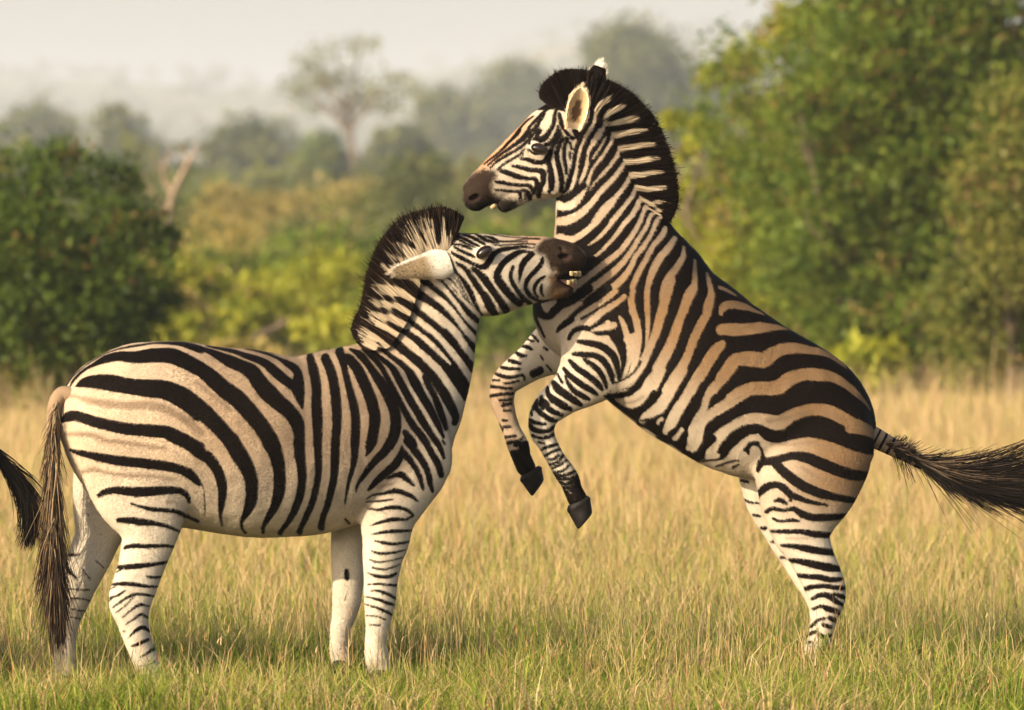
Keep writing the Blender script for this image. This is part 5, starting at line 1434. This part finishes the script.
# ---- tail hanging down behind the biter
n = 2600
s = RNG.random(n) ** 0.9
ry = 399 + s * 166; rx = np.interp(ry, (399, 415, 440, 480, 520, 565), (58, 54, 53.5, 54, 55.5, 56)) + RNG.normal(0, 1.2, n)
ty = np.clip(ry + RNG.uniform(0.4, 1.0, n) * np.interp(ry, (399, 440, 480), (30, 70, 110)), None, 668 - RNG.random(n) * 25)
low = sstep(430, 540, ty)
tx = np.interp(ty, (410, 440, 500, 560, 610, 650, 670), (54, 52.5, 51, 52, 55, 59, 62)) + RNG.normal(0, 1, n) * np.interp(ty, (420, 450, 520, 560, 600, 640, 670), (4, 6, 8, 11, 12, 10, 5)) * 0.8
cx = (rx + tx) / 2 + RNG.normal(0, 2.0, n) - 2 * (tx < rx); cy = ry * 0.45 + ty * 0.55
Yt = RNG.normal(0, 0.018, n) - 0.10
hairB = (W(rx, ry, Yt), W(cx, cy, Yt - 0.01), W(tx, ty, Yt + RNG.normal(0, .02, n)))
lightn = (RNG.random(n) < np.interp(ty, (480, 540, 600, 660), (0.75, 0.38, 0.26, 0.2)))[:, None]
colr = np.where(lightn, (0.25, 0.185, 0.115), (0.030, 0.019, 0.012)) * RNG.uniform(0.7, 1.25, (n, 1))
colt = np.where(lightn, (0.10, 0.065, 0.036), (0.018, 0.012, 0.009)) * RNG.uniform(0.7, 1.25, (n, 1))
dock_and_hair(rootB, 'tail', [(74, 396), (62, 395), (55, 408), (53, 436), (54, 480), (55.5, 520), (56.5, 560)], (9, 8.5, 7.8, 7.2, 6.2, 5, 2.0),
              lambda x, y: np.interp(y, (372, 400, 450), (-0.05, -0.09, -0.10)), hairB + ((colr, colt), None, 0.0038), stripes=False, tan=(0.22, 0.155, 0.10))

# ---- the rearing zebra
def rear_Y(px): return 0.60 + 0.0 * np.asarray(px, float)
R_MUZ = win_poly('R1', '150,335 240,305 320,330 325,375 290,430 295,490 335,545 440,540 500,560 500,610 440,665 370,690 345,640 300,630 200,655 130,670 60,610 50,450 100,380')
R_NOSE = win_poly('R1', '105,570 130,545 170,520 195,525 190,545 150,570 115,582')
R_MOUTH = win_poly('R1', '255,612 330,560 360,555 365,640 300,640')
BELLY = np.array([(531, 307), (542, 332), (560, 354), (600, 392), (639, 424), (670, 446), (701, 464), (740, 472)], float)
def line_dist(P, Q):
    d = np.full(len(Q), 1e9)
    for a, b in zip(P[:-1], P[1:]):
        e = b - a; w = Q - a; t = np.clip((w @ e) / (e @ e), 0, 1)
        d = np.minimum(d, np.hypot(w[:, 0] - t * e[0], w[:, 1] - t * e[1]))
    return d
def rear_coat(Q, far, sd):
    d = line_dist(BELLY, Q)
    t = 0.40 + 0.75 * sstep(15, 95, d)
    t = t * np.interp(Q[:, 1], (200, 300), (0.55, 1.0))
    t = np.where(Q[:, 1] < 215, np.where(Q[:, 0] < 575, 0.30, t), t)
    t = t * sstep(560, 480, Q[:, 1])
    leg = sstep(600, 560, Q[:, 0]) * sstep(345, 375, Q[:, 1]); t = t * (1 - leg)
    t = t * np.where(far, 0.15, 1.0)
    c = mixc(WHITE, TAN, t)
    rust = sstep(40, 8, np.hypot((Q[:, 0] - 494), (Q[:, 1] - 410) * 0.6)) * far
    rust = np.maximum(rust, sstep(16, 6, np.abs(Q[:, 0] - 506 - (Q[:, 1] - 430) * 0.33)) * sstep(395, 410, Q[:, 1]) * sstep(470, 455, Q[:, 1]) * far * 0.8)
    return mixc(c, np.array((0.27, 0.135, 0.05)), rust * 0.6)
def rear_muzzle(Q, coat, sd, far):
    m = sstep(-5.5, 3.0, poly_sd(R_MUZ, Q) + np.random.default_rng(8).normal(0, 0.9, len(Q)))
    mc = mixc(np.array((0.027, 0.018, 0.013)), np.array((0.010, 0.008, 0.007)), sstep(190, 206, Q[:, 1]))
    coat = coat * (1 - m[:, None]) + mc * m[:, None]
    sd = np.where(m > 0.45, np.minimum(sd, -3), sd)
    dl = line_dist(np.array([(478, 168), (489, 156), (501, 146), (515, 131), (522, 120)], float), Q)
    coat = mixc(coat, np.array((0.42, 0.22, 0.11)), sstep(14, 3, dl) * 0.8 * (1 - m))
    for P in (R_NOSE, R_MOUTH):
        n = sstep(-1.0, 1.0, poly_sd(P, Q)); coat = coat * (1 - n[:, None]) + np.array((0.02, 0.012, 0.01)) * n[:, None]
    fetl = far & (sd > 0) & (Q[:, 1] > 448)
    return coat, sd

rootR = thing('zebra', 'zebra rearing up on its hind legs with both forelegs in the air', 'zebra', tuple(W(815, 668, 0.6)), 'zebras fighting in the grass')
def ear_open(uu, vv, bk):
    inner = bk > 0.5
    c = np.tile((0.72, 0.58, 0.40), (len(uu), 1))
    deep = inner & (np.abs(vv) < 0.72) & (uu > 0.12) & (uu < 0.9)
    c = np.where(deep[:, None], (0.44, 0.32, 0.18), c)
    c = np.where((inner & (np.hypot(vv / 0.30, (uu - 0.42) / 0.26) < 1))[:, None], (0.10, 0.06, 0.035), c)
    s = np.full(len(uu), -5.0)
    return c, s
def ear_dark_back(uu, vv, bk):
    c = np.tile((0.72, 0.64, 0.52), (len(uu), 1)); s = np.full(len(uu), -5.0)
    s = np.where((bk < 0.5) & (uu > 0.25) & (uu < 0.86) & (np.abs(vv) < 0.88), 5.0, s)
    return c, s
spec_rear = dict(
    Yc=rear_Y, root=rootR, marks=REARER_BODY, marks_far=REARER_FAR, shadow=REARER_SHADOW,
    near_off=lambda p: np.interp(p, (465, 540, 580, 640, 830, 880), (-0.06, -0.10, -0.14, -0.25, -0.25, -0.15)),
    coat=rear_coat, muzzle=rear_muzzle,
    chains={
        'torso': ([(590, 308, 57, 0, .8), (621, 297, 82, 0, .70), (654, 331, 82.5, 0, .78), (680, 352, 82.6, 0, .82), (710, 375, 82, 0, .82), (752, 399, 79, 0, .78), (787, 410, 71, 0, .76),
                   (811, 425, 64, 0, .75), (815, 442, 57, 0, .75)], .04),
        'neck': ([(618, 262, 66, 0, .5), (612, 245, 58, 0, .48), (603, 215, 47, 0, .46), (600, 190, 43, 0, .46), (596, 165, 37, 0, .48), (589, 143, 32, 0, .52), (580, 125, 26, 0, .6)], .035),
        'head': ([(572, 119, 23, 0, .75), (556, 136, 32, 0, .58), (541, 157, 37, 0, .50), (523, 167, 31, 0, .54), (507, 175, 25.5, 0, .6), (492, 183, 20.5, 0, .72), (481, 190, 17.2, 0, .9), (475.5, 198, 12.5, 0, 1.0)], .02),
        'jaw': ([(562, 164, 29, 0, .55), (542, 176, 23, 0, .55), (525, 187, 15, 0, .7), (512, 198, 11.2, 0, .9), (505, 204.5, 8.3, 0, 1.0)], .012),
        'near_fore': ([(610, 335, 48, -.12, .5), (598, 362, 37, -.14, .52), (583, 380, 27, -.15, .62), (567.5, 393, 20, -.15, .72), (556, 402, 17.7, -.15, .78), (546.5, 411.5, 15.2, -.15, .86),
                       (542, 422, 13.6, -.15, .9), (542.5, 433, 11.8, -.15, .9), (548, 444.5, 9.8, -.15, .95), (556, 459, 9.4, -.15, .95), (564.5, 472, 10.4, -.15, .95), (570, 481, 9.8, -.15, .95), (573, 490, 9, -.15, .95), (577, 498, 9.5, -.15, .95)], .03),
        'near_hind': ([(812, 448, 62, -.10, .45), (808, 478, 52, -.13, .5), (802, 505, 40, -.14, .52), (801, 530, 29, -.15, .6), (809, 550, 23, -.15, .65), (817, 568, 21.3, -.15, .65), (824.5, 585, 20.3, -.15, .62),
                       (827, 598, 18, -.15, .7), (825, 613, 14, -.15, .8), (822, 628, 12, -.15, .88), (819, 640, 11.3, -.15, .95), (815, 655, 11.5, -.15, .95)], .03),
        'far_fore': ([(585, 335, 40, .12, .5), (556, 347, 27, .15, .6), (535, 360, 19, .15, .72), (516, 373, 15.9, .15, .8), (505, 383, 13.5, .15, .86), (502, 396, 12, .15, .9), (504, 408, 10.2, .15, .92),
                      (511, 429, 8.9, .15, .95), (518, 445, 10.5, .15, .95), (521.5, 457, 9.3, .15, .95), (526, 467, 9.5, .15, .95)], .03),
        'far_hind': ([(772, 462, 36, .12, .5), (768, 495, 24, .14, .6), (772, 510, 21, .15, .62), (780, 528, 18, .15, .66), (788, 545, 16, .15, .7), (796, 558, 15, .15, .72), (805, 575, 14, .15, .75), (814, 590, 13, .15, .8),
                      (819, 608, 10, .15, .92), (819, 630, 9, .15, .95), (817, 647, 10, .15, .95)], .03),
    },
    far=('far_hind', 'far_fore'),
    bulges=[(538, 150, 0.085, 11, .022, 9, .012, -15), (552, 172, 0.055, 24, .03, 22, .03, 0), (618, 325, 0.15, 40, .06, 48, .05, 35), (598, 345, 0.15, 24, .05, 24, .04, 0)],
    cuts=[(474, 198, 5.8, 3.0, .022, 30), (483, 206, 9, 1.2, .006, 22)],
    eyes=[(539.3, 149, 7.4, 4.0, -17)],
    mane=[(551, 107, 540, 98), (557, 105, 543, 86), (565, 101, 557, 74), (575, 99, 571, 71), (586, 101, 591, 73), (597, 107, 611, 83), (605, 115, 629, 93), (612, 124, 645, 109),
          (620, 135, 657, 126), (626, 149, 665, 145), (632, 164, 671, 163), (637, 178, 675, 183), (643, 193, 676, 201), (649, 207, 672, 215), (657, 218, 668, 223)],
    bare=[(539.3, 149, 10), (474, 198, 8), (496, 206, 6)], mane_gain=0.0, mane_n=28000, mane_half=0.044, mane_dark=0.80, mane_brown=0.03, flow=(0.7, 0.0, -0.75), gain=0.5,
    ears=[(W(572, 128, .49), W(582, 86, .43), (-1.0, -0.15, 0.1), (0.35, 0.9, -0.1), 0.055, 0.58, ear_open),
          (W(587, 98, .70), W(602, 61, .74), (-1.0, 0.1, 0.0), (0.1, -1.0, 0.15), 0.050, 0.55, ear_dark_back)],
    hooves=[((567, 511), (590.5, 498), (578, 530), (592.5, 513.5), -.15), ((520, 481), (542, 467.5), (532, 497), (544, 480.5), .15), ((803, 661), (823, 661), (799, 674), (826, 674), -.15), ((806, 654), (826, 654), (802, 667), (828, 667), .15)],
)
build_zebra(spec_rear)
rY = lambda px: 0.60
teeth_row(rootR, [(493, 206.5, 4.0, 6, -.03, -55), (494.5, 206, 4.0, 6, -.012, -55), (494.5, 206, 4.0, 6, .012, -55)], rY, 1)
tongue(rootR, [(508, 199), (502, 203), (497.5, 206.5)], (4.0, 4.0, 1.5), rY)

# ---- tail streaming out behind the rearer
n = 6000
s = RNG.random(n) ** 0.9
spine = catmull(np.array([(880, 440), (896, 449), (915, 459), (936, 472), (960, 484), (990, 490), (1025, 490), (1062, 482), (1090, 470)], float), 8)
def on_spine(u): i = u * (len(spine) - 1); return np.stack([np.interp(i, np.arange(len(spine)), spine[:, c]) for c in (0, 1)], 1)
u0 = 0.0 + 0.50 * s; u1 = np.minimum(u0 + RNG.uniform(0.15, 0.60, n), RNG.uniform(0.8, 1.0, n))
a, c_, t_ = on_spine(u0), on_spine((u0 * .5 + u1 * .5)), on_spine(u1)
cl_ = RNG.normal(0, 1.0, 70); fan = cl_[RNG.integers(0, 70, n)] + RNG.normal(0, 0.22, n)
u1 = np.where(u0 < 0.16, u0 + RNG.uniform(0.05, 0.16, n), u1); c_, t_ = on_spine(u0 * .5 + u1 * .5), on_spine(u1)
spread = np.interp(u1, (0.1, 0.2, 0.45, 0.7, 1.0), (3.0, 4.5, 8, 12, 18))
t_[:, 1] += fan * spread - 3; c_[:, 1] += fan * spread * 0.30 + RNG.normal(0, 1.5, n)
stray = RNG.random(n) < 0.04; t_[stray, 1] += np.abs(RNG.normal(18, 10, stray.sum()))
yy = 0.60 + RNG.normal(0, 0.015, n)
hairR = (W(*a.T, yy), W(*c_.T, yy + RNG.normal(0, .02, n)), W(*t_.T, yy + RNG.normal(0, .05, n)))
lg = ((RNG.random(n) < 0.55) & (u0 < 0.26) & (fan < 0.3))[:, None]
colr = np.where(lg, (0.22, 0.16, 0.11), (0.010, 0.008, 0.007)) * RNG.uniform(0.7, 1.3, (n, 1)); colt = np.where(lg, (0.07, 0.05, 0.035), (0.010, 0.008, 0.007)) * np.ones((n, 1))
dock_and_hair(rootR, 'tail', [(868, 434), (880, 440.5), (896, 449), (915, 459), (936, 472), (955, 482)], (11.5, 10.5, 9, 7.5, 5.5, 2), lambda x, y: 0.60 + 0 * x, hairR + ((colr, colt), None, 0.0042), tan=(0.24, 0.17, 0.11))

# ---- a third zebra stands just outside the frame on the left; only its swishing tail reaches in
rootT = thing('zebra', 'zebra at the left edge of the photo showing only its curled black tail', 'zebra')
Yt3 = -0.02
base = np.array(rootB.location)
hip = W(66, 380, bY(66)) - base                    # where the tail grows on the source animal
want = W(-24, 398, Yt3)
rootT.location = (want[0] + hip[0], want[1] + hip[1], 0.0)
rootT.rotation_euler = (0, 0, math.pi)
rootT.location.z = want[2] - hip[2]
for ch in list(rootB.children):
    if ch.name.split('.')[0] == 'tail': continue
    c = ch.copy(); scene.collection.objects.link(c); c.parent = rootT
    for g in ch.children:
        h = g.copy(); scene.collection.objects.link(h); h.parent = c
n = 1100
s = RNG.random(n) ** 0.8
spine = catmull(np.array([(-22, 402), (-16, 430), (-6, 452), (8, 466), (22, 480), (31, 500), (33, 520), (30, 540), (27, 552)], float), 8)
u0 = 0.15 + 0.5 * s; u1 = np.minimum(u0 + RNG.uniform(0.2, 0.5, n), RNG.uniform(0.78, 1.0, n))
a, c_, t_ = on_spine(u0), on_spine(u0 * .5 + u1 * .5), on_spine(u1)
fan = RNG.normal(0, 1, n); spread = np.interp(u1, (0.3, 0.6, 0.85, 1.0), (5, 7, 6, 5))
t_[:, 0] += fan * spread; c_[:, 0] += fan * spread * 0.6; c_[:, 1] -= fan * spread * 0.5; t_[:, 1] -= fan * spread * 0.2 * (u1 < 0.7)
yy = Yt3 + RNG.normal(0, 0.02, n)
rot = np.array((-1.0, -1.0, 1.0)); L3 = np.array(rootT.location)
def to_local(p): return (p - L3) * rot + L3          # dock_and_hair subtracts the root's place again
hair3 = tuple(to_local(W(q[:, 0], q[:, 1], yy)) for q in (a, c_, t_))
colr = np.where((RNG.random(n) < 0.07)[:, None], (0.08, 0.055, 0.035), (0.010, 0.008, 0.007)) * np.ones((n, 1))
tl = dock_and_hair(rootT, 'tail', [(66, 372), (57, 388)], (1, 1), lambda x, y: 0 * x, hair3 + ((colr, colr * 0.7), None, 0.0045))
pp = catmull(np.array([(-27, 392), (-22, 402), (-16, 430), (-6, 452), (8, 466), (20, 480)], float), 6)
dv, dq = tube(to_local(W(pp[:, 0], pp[:, 1], Yt3 + 0 * pp[:, 0])) - L3, np.interp(np.linspace(0, 1, len(pp)), (0, .2, 1), (9, 8, 3)) * mpp(0), 12)
old = tl.data
tl.data = new_mesh('tail', dv, dq, FUR, True, {'coat': np.tile((0.40, 0.30, 0.21), (len(dv), 1)), 'sd': np.full(len(dv), 3.0)})
bpy.data.meshes.remove(old)
# ------------------------------------------------------------------ grass
def grass_material():
    m, nt, out = nodes_of('grass_blade')
    at = N(nt, 'ShaderNodeAttribute', attribute_name='tint')
    d = N(nt, 'ShaderNodeBsdfDiffuse'); t = N(nt, 'ShaderNodeBsdfTranslucent')
    nt.links.new(at.outputs['Color'], d.inputs[0]); nt.links.new(at.outputs['Color'], t.inputs[0])
    mx = N(nt, 'ShaderNodeMixShader'); mx.inputs[0].default_value = 0.35
    nt.links.new(d.outputs[0], mx.inputs[1]); nt.links.new(t.outputs[0], mx.inputs[2]); nt.links.new(mx.outputs[0], out.inputs[0])
    return m
GRASS = grass_material()

def blades(x, y, z, h, lean, width, col0, col1, rng, head=None):
    """curved tapered blades -> verts(n*5), quads, tris, tint ; head widens the upper part into a seed head"""
    n = len(x)
    az = rng.uniform(0, 2 * math.pi, n); la = np.stack([np.cos(az), np.sin(az), 0 * az], 1) * (lean * h)[:, None]
    wz = rng.uniform(0, 2 * math.pi, n); wv = np.stack([np.cos(wz), np.sin(wz), 0 * wz], 1) * (width / 2)[:, None]
    b = np.stack([x, y, z], 1); up = np.array((0, 0, 1.0))
    mid = b + la * 0.28 + up * (h * 0.55)[:, None]
    tip = b + la + up * (h * np.sqrt(np.clip(1 - 0.35 * lean ** 2, .2, 1)))[:, None]
    mw = 0.8
    V = np.stack([b - wv, b + wv, mid + wv * mw, mid - wv * mw, tip], 1).reshape(-1, 3)
    i = np.arange(n)[:, None] * 5
    q = i + np.array((0, 1, 2, 3)); t = i + np.array((3, 2, 4))
    C = np.stack([col0, col0, (col0 + col1) / 2, (col0 + col1) / 2, col1], 1).reshape(-1, 3)
    return V, q, t, C

PAL = {'green': ((0.075, 0.13, 0.014), (0.18, 0.23, 0.03)), 'lime': ((0.20, 0.22, 0.04), (0.34, 0.33, 0.08)), 'straw': ((0.32, 0.245, 0.12), (0.53, 0.41, 0.23)),
       'gold': ((0.34, 0.23, 0.105), (0.53, 0.37, 0.195)), 'rust': ((0.28, 0.15, 0.06), (0.42, 0.24, 0.10))}
def pick(n, mixt, rng):
    ks = list(mixt); p = np.array([mixt[k] for k in ks]); 
    if p.ndim == 1: p = np.tile(p[:, None], (1, n))
    p = p / p.sum(0); c = np.cumsum(p, 0); u = rng.random(n); idx = (u[None] > c).sum(0).clip(0, len(ks) - 1)
    lo = np.array([PAL[k][0] for k in ks])[idx]; hi = np.array([PAL[k][1] for k in ks])[idx]
    t = rng.random((n, 1)); return lo * (1 - t) + hi * t

def vnoise(x, y, s, seed):
    r = np.random.default_rng(seed); G = r.random((64, 64))
    u, v = x / s + 1000, y / s + 1000; i, j = np.floor(u).astype(int), np.floor(v).astype(int); fu, fv = u - i, v - j
    fu, fv = fu * fu * (3 - 2 * fu), fv * fv * (3 - 2 * fv)
    g = lambda a, b: G[a % 64, b % 64]
    return g(i, j) * (1 - fu) * (1 - fv) + g(i + 1, j) * fu * (1 - fv) + g(i, j + 1) * (1 - fu) * fv + g(i + 1, j + 1) * fu * fv

def scatter(n, y0, y1, rng, pw=1.0):
    y = y0 + (y1 - y0) * rng.random(n) ** pw
    half = (y + CAM_D) * 0.092 + 1.6
    return rng.uniform(-1, 1, n) * half, y

rg = np.random.default_rng(42)
parts = []
# short mixed turf round the animals
n = 270000; x, y = scatter(n, -2.2, 12.0, rg)
pn = vnoise(x, y, 0.8, 1); pn2 = vnoise(x, y, 0.25, 2)
h = (0.05 + 0.17 * rg.random(n) ** 1.4) * (0.4 + 1.2 * vnoise(x, y, 0.45, 61))
gold = np.clip((y - 3.0) / 9.0, 0, 1) * 0.6 + 0.9 * (vnoise(x, y, 0.5, 21) - .5) + 0.2 * (pn2 - .5)
mixt = {'green': np.clip(0.62 - gold * .6 + .6 * (pn - .5), .03, 1), 'lime': np.clip(0.42 - gold * .35, .05, 1), 'straw': np.clip(0.15 + gold * .5, .03, 1), 'gold': np.clip(0.08 + gold * .6, .03, 1), 'rust': np.full(n, .03)}
c = pick(n, mixt, rg)
parts.append(blades(x, y, gz(x, y) - 0.01, h, rg.uniform(0.1, 1.25, n), rg.uniform(0.003, 0.0075, n), c * 0.9, c * 1.05, rg))
# taller stems among it
n = 26000; x, y = scatter(n, -1.4, 9.0, rg); pn = vnoise(x, y, 0.6, 5)
keep = rg.random(n) < pn * 1.3; x, y = x[keep], y[keep]; n = len(x)
h = rg.uniform(0.16, 0.40, n) * np.interp(y, (-1.4, -0.6, 0.2), (0.5, 0.75, 1.0))
c = pick(n, {'green': .18, 'lime': .25, 'straw': .3, 'gold': .22, 'rust': .05}, rg)
parts.append(blades(x, y, gz(x, y), h, rg.uniform(0.05, 0.7, n), rg.uniform(0.0022, 0.005, n), c, c * 1.08, rg))
# golden meadow behind
n = 260000; x, y = scatter(n, 4.0, 54, rg, 1.22); pn = vnoise(x, y, 2.2, 8)
h = rg.uniform(0.22, 0.46, n) * (0.75 + 0.5 * pn) * np.interp(y, (4, 9, 16, 30, 54), (.5, .8, 1.0, .75, .45))
far = np.clip((y - 30) / 22, 0, 1)
c = pick(n, {'green': .05 + .06 * pn + .25 * np.clip(1 - (y - 4) / 9, 0, 1), 'lime': .10 + .10 * pn + 0.1 * far + .25 * np.clip(1 - (y - 4) / 9, 0, 1), 'straw': np.full(n, .42), 'gold': np.full(n, .40), 'rust': np.full(n, .05)}, rg)
parts.append(blades(x, y, gz(x, y), h, rg.uniform(0.05, 0.55, n), rg.uniform(0.004, 0.010, n) * (1 + y / 40), c, c * 1.05, rg))
# scattered tall seed stalks in front of the trees
n = 7000; x, y = scatter(n, 8, 55, rg); h = rg.uniform(0.4, 0.8, n)
c = pick(n, {'straw': .5, 'gold': .45, 'rust': .05}, rg)
parts.append(blades(x, y, gz(x, y), h, rg.uniform(0.05, 0.35, n), rg.uniform(0.003, 0.006, n) * (1 + y / 50), c, c * 1.05, rg))
n = 6000; x, y = scatter(n, 26, 57, rg); pn = vnoise(x, y, 1.6, 31); keep = rg.random(n) < pn * 1.2; x, y = x[keep], y[keep]; n = len(x)
c = pick(n, {'straw': .55, 'gold': .35, 'lime': .1}, rg)
parts.append(blades(x, y, gz(x, y), rg.uniform(0.25, 0.75, n) * np.where(rg.random(n) < .1, 1.5, 1), rg.uniform(0.05, 0.4, n), rg.uniform(0.010, 0.018, n), c, c * 1.05, rg))
# seed heads: short plump spikelets on top of slanting stems
n = 5200; x, y = scatter(n, -1.5, 16, rg, 1.2); h = rg.uniform(0.16, 0.5, n) * np.interp(y, (-1.5, 0, 8), (.55, .8, 1.2))
c = pick(n, {'straw': .45, 'gold': .35, 'rust': .2}, rg)
parts.append(blades(x, y, gz(x, y), h, np.full(n, 0.12), np.full(n, 0.002), c, c, rg))
parts.append(blades(x + rg.normal(0, .01, n), y, gz(x, y) + h * 0.9, rg.uniform(0.025, 0.06, n), rg.uniform(0.2, 1.0, n), rg.uniform(0.003, 0.006, n), c * 0.95, c * 0.85, rg))
V = np.concatenate([p[0] for p in parts]); offs = np.cumsum([0] + [len(p[0]) for p in parts[:-1]])
q = np.concatenate([p[1] + o_ for p, o_ in zip(parts, offs)]); t = np.concatenate([p[2] + o_ for p, o_ in zip(parts, offs)])
C = np.concatenate([p[3] for p in parts])
gr = obj('grass', new_mesh('grass', V, [q.astype(np.int32), t.astype(np.int32)], GRASS, False, {'tint': C})); gr['kind'] = 'stuff'
